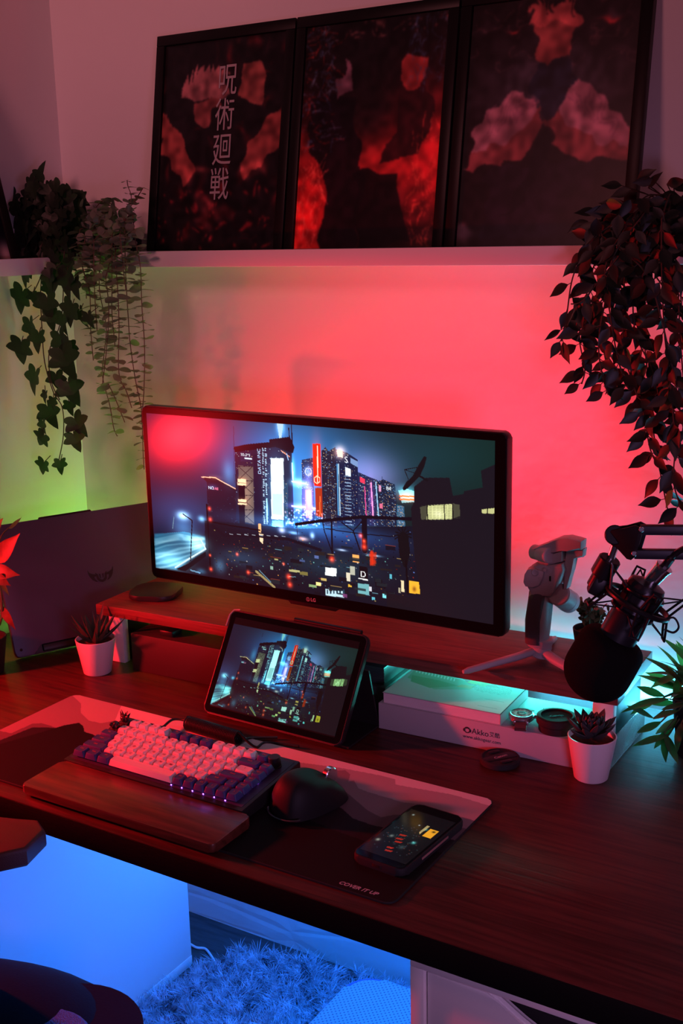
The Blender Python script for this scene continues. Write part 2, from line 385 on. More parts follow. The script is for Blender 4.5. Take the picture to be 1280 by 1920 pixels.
    # painterly waver and softening
    r2 = np.random.RandomState(kind+40); wx = np.zeros((p.h, p.w)); wy = wx.copy()
    for k in range(14):
        fx, fy, ph = r2.uniform(-.28, .28), r2.uniform(-.28, .28), r2.uniform(0, 6.3); am = r2.uniform(.4, 1.5)
        wx += am*np.sin(fx*p.X+fy*p.Y+ph); wy += am*np.sin(fy*p.X-fx*p.Y+ph*2)
    p.a = p.a[np.clip((p.Y+wy).astype(int), 0, p.h-1), np.clip((p.X+wx).astype(int), 0, p.w-1)]
    g = r2.rand(p.h//6+2, p.w//6+2); g = np.kron(g, np.ones((6, 6)))[:p.h, :p.w]
    for _ in range(3): g = (g+np.roll(g, 2, 0)+np.roll(g, 2, 1)+np.roll(g, -2, 0)+np.roll(g, -2, 1))/5
    p.a = p.a*(.55+.9*g)[..., None]
    for _ in range(2): p.a = (2*p.a+np.roll(p.a, 1, 0)+np.roll(p.a, 1, 1)+np.roll(p.a, -1, 0)+np.roll(p.a, -1, 1))/6
    p.a = p.a*1.25
    return p
def framed(xl, label, kind, width=.312, height=.415, yb=.366, zb=.7325, lean=None, rotz=0, lx=None):
    th = math.asin((WY-.003-.016-yb)/height) if lean is None else lean
    t = thing('framed_poster', label, 'framed poster', (xl+width/2, yb, zb) if lx is None else lx, (-th, 0, rotz), 'framed posters leaning on the ledges')
    W = width/2; fw = .019
    b = MB()
    b.box(-W, W, 0, .016, 0, fw, .0012); b.box(-W, W, 0, .016, height-fw, height, .0012)
    b.box(-W, -W+fw, 0, .016, fw, height-fw, .0012); b.box(W-fw, W, 0, .016, fw, height-fw, .0012)
    b.build('frame', FRAMEM, t)
    p = shapes_pic(kind) ; i = fw-.002
    p.grid('print', (-W+i, .006, height-i), (2*(W-i), 0, 0), (0, 0, -(height-2*i)), POST, t)
    b = MB(); b.box(-W+.005, W-.005, .008, .014, .004, height-.004); b.build('backing_board', MATTE, t)
    b = MB(); b.box(-W+fw, W-fw, .0025, .0035, fw, height-fw)
    return t, W, height
for k, (lab) in enumerate(['black framed poster with white vertical lettering, leftmost of three on long ledge',
                           'black framed poster with red fiery glow, middle of three on long ledge',
                           'black framed poster with pale drapes on slate, rightmost of three on long ledge']):
    t, W, H = framed(-.897+.3155*k, lab, k)
    if k == 0:
        for j, ch in enumerate('呪術廻戦'):
            b = MB(); v_, f_ = text_geo(ch, .062, cjk=True, extr=.0002)
            b.raw(v_, f_, Matrix.Translation((.012-.002*j, .0045, H-.095-j*.062)) @ Matrix.Rotation(PI/2, 4, 'X') @ Matrix.Diagonal((.72, 1, 1, 1)))
            o = b.build('lettering', mat('poster_white_ink', (.42, .36, .37), .6), t); o['label'] = 'pale character of the vertical title'
t = thing('framed_poster', 'black framed dark blue poster leaning on left wall ledge, cut by photo edge', 'framed poster', (-1.075, .222, .7225), (0, 0, 0), 'framed posters leaning on the ledges')
t.matrix_basis = Matrix.Translation((-1.078, .225, .7225)) @ Matrix.Rotation(-PI/2+math.radians(180), 4, 'Z') @ Matrix.Rotation(math.radians(-13), 4, 'X')
b = MB(); fw = .019; H = .41
for a_ in ((-.31, 0, 0, fw), (-.31, 0, H-fw, H), (-.31, -.31+fw, fw, H-fw), (-fw, 0, fw, H-fw)): b.box(a_[0], a_[1], 0, .014, a_[2], a_[3], .001)
b.build('frame', FRAMEM, t)
p = Pic(60, 80, (8, 10, 18)); p.glow(.9, .7, 8, 3, (200, 190, 240), .9); p.glow(.8, .3, 20, 20, (20, 34, 70), .9); p.glow(.95, .95, 4, 4, (220, 180, 170), .9)
p.grid('print', (-.295, .005, H-.015), (.28, 0, 0), (0, 0, -(H-.03)), POST, t)
b = MB(); b.box(-.305, -.005, .007, .012, .004, H-.004); b.build('backing_board', MATTE, t)

# ------------------------------------------------------------------ desk, drawer units
DX0, DX1, DY0, DY1 = -1.16, .86, -.328, .425
t = thing('desk', 'long dark brown wooden desk carrying the whole setup', 'desk', (-.15, 0, FZ))
b = MB(); b.box(DX0+.15, DX1+.15, DY0, DY1, -.038-FZ, -FZ, .002); b.build('desk_top', DESKW, t)
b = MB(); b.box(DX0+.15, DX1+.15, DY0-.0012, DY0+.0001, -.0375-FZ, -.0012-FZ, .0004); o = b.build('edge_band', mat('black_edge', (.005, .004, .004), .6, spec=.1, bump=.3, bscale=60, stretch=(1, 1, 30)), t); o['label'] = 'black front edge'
for lx, ly in ((DX1+.10, DY0+.06), (DX1+.10, DY1-.06)):
    b = MB(); b.cyl((lx, ly, 0.0005), (lx, ly, -.0385-FZ), .022, .025); b.build('leg', BLACK, t)
def drawer_unit(x0, label, y0=-.312):
    t = thing('drawer_unit', label, 'drawer unit', (x0+.18, (y0+.304)/2, FZ+.0005))
    w = .36; h = .6905; cy = (y0+.304)/2; A, B = y0-cy, .304-cy
    b = MB(); b.box(-w/2, -w/2+.018, A, B, 0, h-.02, .001); b.box(w/2-.018, w/2, A, B, 0, h-.02, .001); b.box(-w/2, w/2, A, B, h-.02, h, .001)
    b.box(-w/2+.018, w/2-.018, A+.02, B, 0.01, .03); b.box(w/2-.0005, w/2+.0008, A, B, 0, .022, .0004); b.box(-w/2+.018, w/2-.018, B-.01, B, .03, h-.02)
    b.build('carcass', WHITE, t)
    zt = h-.024; hs = [.095, .095, .14, .14, .17]
    for k, hh in enumerate(hs):
        xa, xb = -w/2+.0205, w/2-.0205
        pts = [(xa, zt-hh), (xb, zt-hh), (xb, zt)]
        for j in range(13):      # scooped grip cut into the top edge
            u = 1-j/12; x = -.085+.17*u; pts.append((x, zt-.036*(math.sin(PI*u)**1.2)))
        pts.append((xa, zt))
        d = MB(); d.prism([(p[0], p[1]) for p in pts], -.016, 0, Matrix.Translation((0, A+.004, 0)) @ Matrix.Rotation(PI/2, 4, 'X') @ Matrix.Identity(4), bev=.001)
        fr = d.build('drawer_front', WHITE, t)
        g = MB(); path = [(-.085+.17*j/16, A+.0115, zt-.036*(math.sin(PI*j/16)**1.2)-.0015) for j in range(17)]
        g.tube(path, .0045, 8); g.build('grip', WHITE, fr)
        zt -= hh+.003
    d = MB(); d.box(-w/2+.019, w/2-.019, A+.03, A+.032, .035, h-.022); d.build('gap_shade_sheet', MATTE, t)  # flat black sheet painting the shade seen through the grip gaps
    return t
drawer_unit(.031, 'white drawer unit under the desk at right with scooped drawer grip')
drawer_unit(-1.192+.001, 'white drawer unit under the desk at left, its side glowing blue')

# ------------------------------------------------------------------ LED strips
strip = thing('led_strip', 'thin colour changing light strip behind the desk top, glowing cyan at right', 'light strip', (0, .4265, -.012))
b = MB(); b.box(DX0+.02, DX1-.02, 0, .001, 0, .008); b.build('tape', WHITE, strip)
for nm, x0, x1, c in (('green_segment', -1.13, -.88, (.1, 1, .1)), ('cyan_segment', -.2, .6, (.1, .8, 1))):
    b = MB(); x = x0
    while x < x1: b.box(x, x+.005, .001, .0022, .0015, .0065); x += .0167
    b.build('diodes', mat('glow_'+nm, (0, 0, 0), emit=c, es=6), strip)
strip2 = thing('led_strip', 'thin blue light strip under the rear of the desk top', 'light strip', (0, .372, -.0385))
b = MB(); b.box(-.80, .02, 0, .01, -.001, 0); b.build('tape', WHITE, strip2)
b = MB()
for k in range(49): b.box(-.8+k*.0167, -.795+k*.0167, .0025, .0075, -.0022, -.001)
b.build('diodes', mat('glow_blue', (0, 0, 0), emit=(.05, .25, 1), es=6), strip2)

# ------------------------------------------------------------------ monitor riser
RZ = math.radians(2.6)
ri = thing('monitor_riser', 'wooden monitor riser with white legs spanning the back of the desk', 'monitor riser', (-.39, .265, 0), (0, 0, RZ))
b = MB(); b.box(-.492, .492, -.098, .098, .094, .114, .0012); b.build('riser_board', RISERW, ri)
SIDE = mat('steel_blue_edge', (.22, .22, .24), .3, metal=.6)
b = MB(); b.box(.4922, .4932, -.098, .098, .0942, .1138, .0003); b.build('edge_band', SIDE, ri)
for sx in (-1, 1):
    b = MB(); x = .468 if sx > 0 else -.458
    b.box(x-.016, x+.016, -.085, -.069, 0.0003, .0938, .001); b.mi = 1; b.box(x-.012, x+.012, -.069, .085, 0.0003, .0938, .001)
    b.build('leg', [WHITE, BLACK], ri)
# ================================================================== city picture on the screens
TL, TR, BR, BL = (279, 775), (930.5, 826), (923, 1170), (289, 1064)
Hm = homography([TL, TR, BR, BL], [(0, 0), (1, 0), (1, 1), (0, 1)])
def city():
    p = Pic(800, 336, (30, 32, 58), Hm); rs = np.random.RandomState(5); w, h = p.w, p.h
    U = p.X/w; V = p.Y/h
    p.a = np.stack([.085-.055*U, .085+.035*U, .17-.06*U], 2)*(1.25-.35*V)[..., None]
    p.glow(560, 830, 150, 70, (20, 70, 120), .9); p.glow(690, 890, 70, 45, (130, 110, 175), .85); p.glow(480, 880, 130, 70, (24, 44, 96), .8)
    p.glow(560, 930, 90, 80, (30, 110, 170), .8); p.glow(820, 860, 100, 60, (4, 26, 34), .5); p.glow(340, 960, 90, 50, (30, 60, 110), .6)
    p.glow(530, 800, 10, 16, (140, 190, 220), .8); p.poly([(523, 794), (535, 795), (531, 822), (527, 822)], (180, 215, 235))
    def tower(pts, col=(16, 26, 50), win=None, n=60, box=None):
        p.poly(pts, col)
        if win:
            P = p.T(pts); x0, y0 = P.min(0); x1, y1 = P.max(0)
            m = p.mask(P)
            for _ in range(n):
                x = int(rs.uniform(x0+1, x1-2)); y = int(rs.uniform(y0+2, y1-2)); x -= x % 3; ww = rs.randint(1, 3)
                if 0 <= x < w-3 and 0 <= y < h and m[y, x] and m[y, min(x+ww, w-1)]: p.a[y, x:x+ww] = np.array(win[rs.randint(len(win))])/255*rs.uniform(.5, 1)
    W1 = [(150, 190, 230), (210, 220, 240), (90, 150, 220), (230, 190, 140)]
    # left low block with neon edge
    tower([(389, 903), (408, 899), (446, 918), (446, 985), (390, 975)], (22, 22, 42), [(60, 70, 110)], 40)
    p.poly([(379, 893), (405, 893), (420, 902), (444, 917), (444, 921), (412, 905), (389, 903)], (24, 22, 36))
    p.line([(380, 894), (405, 895), (419, 903), (443, 916)], 2.2, (255, 190, 160)); p.glow(405, 895, 16, 5, (120, 50, 30), .6)
    p.text(392, 914, 'NO', 9, (220, 240, 255)); p.text(400, 915, 'TAB', 8, (255, 120, 150)); p.glow(400, 912, 12, 5, (60, 60, 110), .5)
    p.line([(442, 800), (441, 905)], 1, (14, 16, 30)); p.glow(430, 885, 14, 24, (60, 110, 130), .6)
    # main twin block
    tower([(443, 842), (458, 838), (520, 834), (550, 840), (551, 990), (443, 975)], (18, 27, 52), W1, 260)
    p.poly([(441, 838), (466, 833), (520, 828), (520, 838), (443, 848)], (10, 12, 22))
    p.poly([(508, 824), (547, 819), (555, 839), (552, 850), (508, 834)], (12, 12, 22)); p.line([(545, 803), (546, 822)], 2.5, (10, 12, 22)); p.line([(550, 797), (551, 830)], 2.5, (10, 12, 22))
    p.line([(530, 845), (545, 856)], 2, (240, 150, 120)); p.line([(540, 850), (543, 862)], 2, (150, 190, 240))
    p.rect(453, 849, 473, 865, (28, 34, 66)); p.text(454, 852, 'SOLSYS', 7, (235, 245, 255)); p.line([(462, 859), (474, 860)], 3, (220, 235, 255))
    p.poly([(449, 872), (477, 874), (476, 982), (449, 975)], (98, 86, 84)); p.glow(463, 925, 15, 40, (90, 62, 40), .6)
    for k in range(4): y = 874+27*k; p.line([(449, y), (476, y+25)], 1.3, (24, 24, 38)); p.line([(476, y), (449, y+25)], 1.3, (24, 24, 38)); p.line([(449, y), (476, y)], 1.3, (24, 24, 38))
    tower([(448, 898), (461, 898), (459, 985), (449, 985)], (14, 14, 26))
    for y, hh in ((897, 8), (905, 5), (935, 6), (942, 4)): p.poly([(447, y), (463, y+1), (463, y+hh), (447, y+hh-1)], (255, 215, 175)); p.glow(455, y, 12, 5, (90, 40, 20), .6)
    p.rect(478, 852, 492, 985, (14, 22, 46))
    p.text(489, 889, 'DATA INC', 11, (180, 215, 255), rot=-PI/2)
    for x in (496, 501): 
        for y in np.arange(840, 980, 3.4): 
            if rs.rand() < .7: p.rect(x-1.6, y, x-1.6+rs.uniform(1.5, 3.5), y+2, (190, 220, 245), .9)
    p.line([(501, 935), (501, 975)], 3, (160, 220, 255)); p.glow(501, 955, 6, 16, (50, 120, 160), .8)
    p.poly([(510, 859), (534, 859), (532, 974), (509, 972)], (238, 250, 255)); p.glow(521, 915, 26, 62, (70, 130, 165), .75)
    p.poly([(512, 925), (531, 925), (530, 965), (511, 963)], (205, 235, 255)); p.rect(510, 975, 531, 987, (120, 220, 240)); p.glow(520, 985, 14, 8, (60, 170, 190), .8)
    p.poly([(534, 862), (549, 866), (548, 985), (533, 985)], (22, 44, 70)); tower([(534, 905), (541, 905), (541, 985), (534, 985)], (30, 70, 96), W1, 40)
    # neon canyon
    tower([(568, 862), (589, 858), (590, 985), (566, 985)], (22, 44, 78), W1, 130)
    p.glow(572, 935, 26, 44, (90, 80, 190), .9); p.glow(562, 905, 18, 7, (150, 220, 255), .95); p.line([(549, 902), (575, 906)], 3, (235, 250, 255))
    p.line([(548, 948), (592, 952)], 3, (245, 235, 255)); p.glow(568, 950, 30, 6, (130, 110, 230), .9)
    p.poly([(574, 918), (586, 918), (585, 970), (574, 970)], (205, 150, 225)); p.glow(580, 930, 9, 34, (190, 140, 220), .8)
    p.text(557, 912, 'PSYCHO YO', 7, (200, 240, 255)); p.glow(580, 884, 9, 10, (140, 170, 240), .7)
    t_ = np.linspace(0, 2*PI, 12); p.line([(580+6*math.cos(a), 884+7*math.sin(a)) for a in t_], 1.5, (230, 240, 255))
    p.line([(550, 868), (551, 900)], 2.4, (200, 235, 255)); p.glow(551, 880, 5, 20, (80, 150, 200), .9)
    # red tower
    p.poly([(589, 832), (604, 832), (604, 912), (590, 910)], (236, 34, 14)); p.glow(597, 870, 13, 48, (170, 20, 8), .8)
    p.line([(598, 837), (597.5, 893)], 2.4, (255, 235, 205)); p.line([(596+6*math.cos(a+.5), 899+7*math.sin(a+.5)) for a in np.linspace(0, 2*PI, 7)], 1.8, (255, 225, 190)); p.line([(597, 893), (597, 904)], 1.8, (255, 225, 190))
    p.poly([(592, 914), (605, 914), (605, 969), (592, 966)], (176, 52, 26)); p.line([(601, 930), (600, 965)], 2, (255, 120, 60))
    # right group
    for q, c in (([(605, 846), (613, 838), (618, 846), (632, 838), (633, 988), (605, 985)], (30, 32, 52)), ([(631, 842), (652, 848), (673, 862), (673, 985), (632, 985)], (16, 30, 62)),
                 ([(672, 884), (690, 892), (710, 900), (711, 985), (672, 985)], (26, 38, 72)), ([(710, 902), (720, 898), (742, 908), (746, 970), (746, 990), (710, 985)], (20, 32, 56)), ([(744, 945), (758, 948), (760, 988), (744, 988)], (40, 90, 120))):
        tower(q, c, W1, 240)
    for x, c in ((634, (90, 170, 230)), (637, (190, 225, 250))): p.line([(x, 870), (x+1, 965)], 1.8, c)
    for k in range(16): p.line([(648, 892+6*k), (659, 893+6*k)], 1.4, (170, 200, 235), .8)
    p.glow(640, 848, 12, 12, (255, 170, 130), 1.); p.poly([(634, 842), (645, 845), (645, 858), (635, 856)], (255, 235, 220)); p.text(648, 862, 'S', 17, (235, 235, 245))
    p.poly([(659, 858), (673, 865), (673, 876), (659, 868)], (120, 150, 200)); p.poly([(649, 875), (659, 879), (659, 893), (649, 890)], (230, 240, 250))
    p.poly([(676, 893), (686, 898), (686, 907), (676, 903)], (235, 60, 90)); p.line([(685, 912), (687, 966)], 2, (235, 80, 150)); p.line([(697, 905), (700, 968)], 2.6, (255, 150, 190)); p.glow(697, 938, 6, 34, (120, 40, 110), .6)
    p.line([(706, 903), (710, 967)], 2.4, (150, 200, 235)); p.poly([(711, 908), (716, 910), (716, 921), (711, 920)], (220, 150, 190)); p.text(725, 915, '84', 11, (225, 235, 245)); p.poly([(712, 943), (718, 943), (718, 953), (712, 952)], (220, 110, 140))
    p.line([(718, 893), (718, 905)], 1, (14, 24, 40))
    # ring tower
    p.poly([(748, 919), (763, 916), (778, 920), (778, 940), (754, 942)], (120, 190, 200)); p.glow(764, 920, 22, 10, (60, 150, 160), .8)
    for y in (929, 935): p.line([(751, y), (778, y+1)], 3, (255, 110, 60))
    p.glow(765, 932, 18, 8, (200, 60, 20), .8)
    # lower city
    p.poly([(383, 975), (446, 980), (560, 990), (775, 985), (790, 1160), (289, 1070), (330, 1050), (384, 1030)], (12, 18, 30)); p.glow(560, 985, 140, 14, (40, 90, 140), .8); p.glow(630, 1005, 140, 24, (14, 36, 80), .9)
    p.glow(450, 1045, 60, 18, (24, 46, 62), .8); p.glow(410, 1060, 14, 14, (70, 110, 140), .7); p.glow(620, 1060, 110, 28, (10, 34, 40), .8)
    cols = [(235, 240, 250), (120, 200, 230), (255, 170, 90), (255, 220, 140), (110, 150, 240), (255, 70, 50), (140, 230, 220)]
    for k in range(520):
        x = rs.uniform(400, 780); y = 982+rs.beta(1.2, 1.6)*130+(x-400)*.16*rs.rand()
        (cx, cy), = p.T([(x, y)]); cx, cy = int(cx), int(cy)
        if 0 <= cx < w-4 and 0 <= cy < h-2: p.a[cy:cy+rs.randint(1, 3), cx:cx+rs.randint(1, 4)] = np.array(cols[rs.randint(7)])/255*rs.beta(1, 2.2)
    for k in range(120):
        x = rs.uniform(535, 610); y = rs.uniform(955, 985); p.glow(x, y, rs.uniform(1, 2.4), rs.uniform(.8, 2), [(200, 180, 255), (150, 210, 255), (255, 170, 190)][k % 3], .8)
    for x, y, rx, ry, c in ((528, 993, 8, 6, (230, 220, 255)), (550, 998, 12, 3, (140, 190, 240)), (567, 1009, 12, 4, (255, 190, 170)), (585, 1003, 5, 6, (190, 220, 250)), (700, 1040, 14, 2, (170, 210, 240)), (640, 1030, 10, 2, (200, 210, 230))):
        p.glow(x, y, rx, ry, c, .9)
    p.poly([(484, 981), (489, 981), (489, 998), (484, 996)], (255, 190, 130)); p.poly([(485, 999), (493, 1001), (492, 1019), (486, 1013)], (255, 220, 180))
    for a_ in ((608, 1062, 629, 1077, (240, 248, 250)), (660, 1038, 672, 1052, (255, 175, 95)), (672, 1060, 688, 1083, (10, 12, 18)), (669, 1092, 690, 1112, (110, 175, 180)), (765, 1087, 785, 1110, (245, 180, 50)), (750, 1087, 756, 1108, (235, 215, 170)), (647, 1072, 655, 1088, (225, 215, 190)), (715, 1112, 722, 1119, (130, 230, 240)), (608, 1103, 643, 1115, (190, 225, 235)), (560, 1070, 575, 1076, (120, 110, 60)), (540, 1066, 560, 1070, (180, 175, 120)), (590, 1090, 600, 1096, (255, 230, 150)), (651, 1094, 657, 1099, (230, 180, 60))):
        p.poly([(a_[0], a_[1]), (a_[2], a_[1]+(a_[2]-a_[0])*.12), (a_[2], a_[3]+(a_[2]-a_[0])*.12), (a_[0], a_[3])], a_[4])
    p.glow(775, 1103, 4, 5, (-120, -110, -30), .8); p.text(674, 1075, 'D', 17, (240, 240, 240)); p.line([(671, 1083), (687, 1086)], 2.4, (235, 235, 235))
    for k in range(6): p.rect(610+6*k, 1104, 613+6*k, 1112, (30, 60, 80))
    p.line([(355, 1068), (372, 1073)], 3, (90, 130, 160)); p.glow(375, 1070, 12, 6, (50, 100, 130), .7)
    for k in range(70):      # dim roofs and shop fronts of the low blocks
        x = rs.uniform(420, 760); y = rs.uniform(1015, 1118); ww, hh_ = rs.uniform(5, 22), rs.uniform(2, 9)
        c_ = [(16, 26, 40), (10, 14, 22), (24, 38, 44), (34, 30, 26), (12, 30, 40)][k % 5]
        p.poly([(x, y), (x+ww, y+ww*.13), (x+ww, y+ww*.13+hh_), (x, y+hh_)], c_, .8)
        if k % 4 == 0: p.line([(x, y), (x+ww, y+ww*.13)], 1, [(120, 180, 200), (200, 160, 90), (150, 60, 40)][k % 3], .8)
    for x, y, ww, hh_, c_ in ((655, 1060, 9, 16, (200, 200, 180)), (600, 1082, 10, 5, (220, 190, 110)), (577, 1094, 14, 5, (150, 180, 120)), (640, 1112, 8, 6, (120, 60, 110)), (745, 1100, 4, 10, (180, 170, 140)), (620, 1120, 12, 4, (90, 190, 150)), (695, 1118, 6, 5, (100, 200, 220)), (588, 1040, 8, 5, (90, 110, 170)), (560, 1048, 10, 3, (70, 90, 140)), (729, 1075, 4, 8, (90, 190, 210)), (505, 1060, 5, 6, (150, 190, 170)), (513, 1046, 7, 3, (190, 180, 120)), (690, 1098, 5, 9, (230, 230, 240))):
        p.poly([(x, y), (x+ww, y+ww*.13), (x+ww, y+ww*.13+hh_), (x, y+hh_)], c_, .9)
    # elevated road, bridge and poles
    p.line([(392, 977), (430, 984), (487, 993)], 3, (10, 12, 20)); p.line([(398, 985), (420, 1003), (470, 1003), (540, 1010), (600, 1030)], 6, (12, 16, 28))
    for k in range(8): p.line([(430+14*k, 1000+.6*k), (436+14*k, 1001+.6*k)], 1.4, (200, 210, 225), .8)
    p.line([(555, 982), (605, 975), (680, 968), (776, 972)], 6.5, (8, 12, 22)); p.line([(556, 984), (558, 1010)], 1.5, (30, 50, 90))
    p.line([(610, 990), (680, 1000), (740, 1005)], 2, (8, 12, 22)); p.line([(605, 978), (608, 995), (622, 1035)], 2.4, (8, 12, 22)); p.line([(622, 975), (622, 1035)], 4, (10, 14, 24))
    p.line([(640, 978), (662, 994), (683, 972)], 2.4, (8, 12, 22)); p.line([(683, 972), (683, 1030)], 12, (8, 12, 22)); p.line([(662, 994), (674, 1030)], 3, (8, 12, 22))
    p.line([(388, 945), (392, 1065)], 3.4, (8, 10, 18))
    for x, y, r in ((393, 953, 3), (394, 973, 3.4), (392, 1040, 2), (393, 1066, 3), (539, 1080, 4), (541, 1095, 4), (676, 1003, 3), (682, 1013, 3), (682, 1024, 4), (621, 1047, 4), (443, 1038, 2.4), (463, 1072, 3), (530, 1056, 2)):
        p.glow(x, y, r*1.6, r*1.6, (255, 50, 20), 1.); p.glow(x, y, 1.2, 1.2, (120, 90, 60), 1)
    for k in range(14): p.rect(690+rs.uniform(0, 10), 1030+rs.uniform(0, 28), 695+rs.uniform(0, 10), 1034+rs.uniform(0, 28), (220, 50, 24), .6)
    p.line([(478, 1070), (495, 1085), (512, 1100)], 5, (200, 175, 110), .75); p.line([(484, 1068), (505, 1090)], 2, (90, 130, 150))
    # wet road with streaks at left
    p.poly([(288, 1000), (345, 996), (384, 1005), (384, 1030), (350, 1052), (330, 1068), (288, 1062)], (40, 100, 135))
    for k in range(34):
        y = 1000+1.9*k; bw = 10*math.sin(k*.5); p.line([(288, y+8), (310, y+3+bw*.3), (335, y*.99+8), (360, 1004+k*1.3), (383, 1006+k*.75)], 1.6, (175, 225, 240) if math.sin(k*1.3)+math.sin(k*.47) > 0 else (20, 60, 86), .45)
    m_ = p.mask(p.T([(288, 998), (384, 1000), (384, 1032), (330, 1068), (288, 1064)]))
    bl_ = p.a.copy()
    for _ in range(3): bl_ = (bl_+np.roll(bl_, 1, 0)+np.roll(bl_, -1, 0)+np.roll(bl_, 2, 1)+np.roll(bl_, -2, 1))/5
    p.a[m_] = bl_[m_]
    p.glow(318, 1050, 46, 20, (130, 190, 205), .7); p.glow(368, 1018, 24, 16, (170, 225, 235), .85)
    p.line([(375, 1010), (384, 1028), (350, 1048), (326, 1063)], 3.4, (215, 240, 248)); p.poly([(384, 1033), (350, 1056), (326, 1066), (345, 1070), (384, 1042)], (10, 18, 26))
    p.glow(343, 966, 16, 9, (190, 235, 250), 1.); p.glow(378, 972, 9, 6, (130, 200, 230), .9); p.glow(343, 990, 26, 22, (50, 100, 130), .7)
    p.line([(343, 963), (360, 975), (355, 1050)], 2.6, (6, 10, 16)); p.line([(326, 968), (323, 990)], 1.2, (120, 160, 180))
    # dark building, dish and palm on the right
    p.poly([(771, 952), (777, 940), (777, 912), (800, 895), (844, 895), (850, 929), (870, 925), (871, 920), (906, 913), (903, 882), (935, 868), (935, 1180), (786, 1165), (785, 1100), (776, 1040)], (19, 19, 27))
    p.poly([(723, 1110), (785, 1122), (790, 1165), (723, 1140)], (18, 19, 26))
    d_ = [(757+6*math.cos(a)*1.0+(0), 917+6*math.sin(a)) for a in t_]
    p.poly([(756, 914), (763, 903), (775, 892), (786, 872), (797, 855), (802, 857), (798, 872), (790, 890), (776, 905), (762, 918), (757, 919)], (14, 15, 20))
    p.line([(760, 880), (783, 876)], 1.6, (14, 15, 20)); p.line([(760, 880), (767, 898)], 1.6, (14, 15, 20)); p.line([(760, 880), (778, 886)], 1.2, (14, 15, 20)); p.line([(785, 890), (802, 900)], 4, (14, 15, 20))
    p.poly([(788, 950), (802, 946), (850, 943), (862, 945), (863, 966), (846, 972), (790, 973)], (70, 70, 56)); p.poly([(803, 947), (848, 944), (848, 972), (800, 973)], (212, 215, 150)); p.glow(822, 962, 12, 8, (60, 60, 60), .8)
    for k in range(9): p.line([(790, 948+3*k), (862, 946+3*k)], .8, (60, 62, 44), .6)
    for x in (801, 833, 849): p.line([(x, 944), (x+1, 974)], 2, (14, 15, 18))
    p.poly([(904, 954), (930, 951), (930, 962), (904, 961)], (190, 190, 130)); p.line([(914, 950), (914, 963)], 2, (14, 15, 18))
    p.poly([(745, 1000), (765, 1000), (768, 1035), (762, 1060), (756, 1062), (748, 1040)], (10, 14, 18)); p.line([(760, 1050), (763, 1112)], 4, (8, 10, 14))
    for a in np.linspace(-.2, PI+.4, 9): p.line([(755, 1000), (755+16*math.cos(a), 1000-14*math.sin(a)+4*abs(math.cos(a)))], 2.6, (10, 14, 18))
    return p
CITY = city()
SCREEN = attrmat('lit_monitor_screen', .19, True, 1.2, spec=.17)
SCREEN2 = attrmat('lit_tablet_screen', .12, True, 1.0, spec=.5)

# ------------------------------------------------------------------ monitor
MY = .205
def fr(px, py): return at(px, py, y=MY)
P_tl, P_tr, P_br, P_bl = fr(268, 761), fr(954, 811), fr(943, 1192), fr(283, 1084)
mx0 = (P_tl.x+P_bl.x)/2; mx1 = (P_tr.x+P_br.x)/2; mz0 = (P_bl.z+P_br.z)/2; mz1 = (P_tl.z+P_tr.z)/2
mw, mh = mx1-mx0, mz1-mz0
mo = thing('monitor', 'wide black monitor showing a neon city at night', 'monitor', ((mx0+mx1)/2, MY, .1142))
zb = mz0-.1142; W = mw/2
R90 = Matrix.Rotation(PI/2, 4, 'X')
b = MB(); b.prism(rrect(-W, W, zb, zb+mh, .010), -.020, 0, R90, bev=.003); b.box(-W+.04, W-.04, .019, .040, zb+.05, zb+mh-.05, .012, 3)
b.prism([(-.045, zb-.006), (.045, zb-.006), (.055, zb+.004), (-.055, zb+.004)], -.018, -.001, R90, bev=.001)
b.build('housing', BLACK, mo)
b = MB(); b.prism(rrect(-W+.002, W-.002, zb+.002, zb+mh-.002, .008), .0004, .0010, R90); b.build('front_glass', mat('screen_border_glass', (.004, .004, .004), .3, spec=.08), mo)
c = [fr(*q) for q in (TL, TR, BR, BL)]; cx = mo.location.x
sx0 = (c[0].x+c[3].x)/2-cx; sx1 = (c[1].x+c[2].x)/2-cx; sz1 = (c[0].z+c[1].z)/2-.1142; sz0 = (c[2].z+c[3].z)/2-.1142
CITY.grid('display', (sx0, -.0012, sz1), (sx1-sx0, 0, 0), (0, 0, sz0-sz1), SCREEN, mo)
b = MB(); vs, fs = tgeo('LG', size=.0085, extr=.0001, bold=.0001); b.raw(vs, fs, Matrix.Translation((.003, -.0012, zb+.0085)) @ R90)
b.lathe([(.0036, 0), (.0036, .0003), (.0030, .0003), (.0030, 0)], 24, Matrix.Translation((-.0075, -.0011, zb+.0085)) @ R90)
b.box(-.0079, -.0071, -.0016, -.0012, zb+.0070, zb+.0108); b.box(-.0079, -.0056, -.0016, -.0012, zb+.0066, zb+.0072)
o = b.build('emblem', mat('emblem_grey', (.45, .42, .42), .4), mo); o['label'] = 'small grey letters on the chin'
b = MB(); b.cyl((0, .195, -.1138), (0, .195, zb+.17), .014); b.build('support_pole', BLACK, mo)
b = MB(); b.box(-.012, .012, .05, .19, zb+.125, zb+.155, .004); b.box(-.05, .05, .038, .052, zb+.09, zb+.19, .004); b.build('support_arm', BLACK, mo)

# flat pad beside monitor
b = MB(); b.prism(rrect(-.046, .046, -.046, .046, .028, 8), 0, .0105, bev=.0025)
pad = b.build('charging_pad', mat('dark_satin', (.02, .018, .018), .45), None); g = at(290, 1104, z=.125)
place(pad, g.x+.003, g.y, .1143, .35); tag(pad, 'flat dark rounded square pad on the riser by the monitor\'s left corner', 'pad')

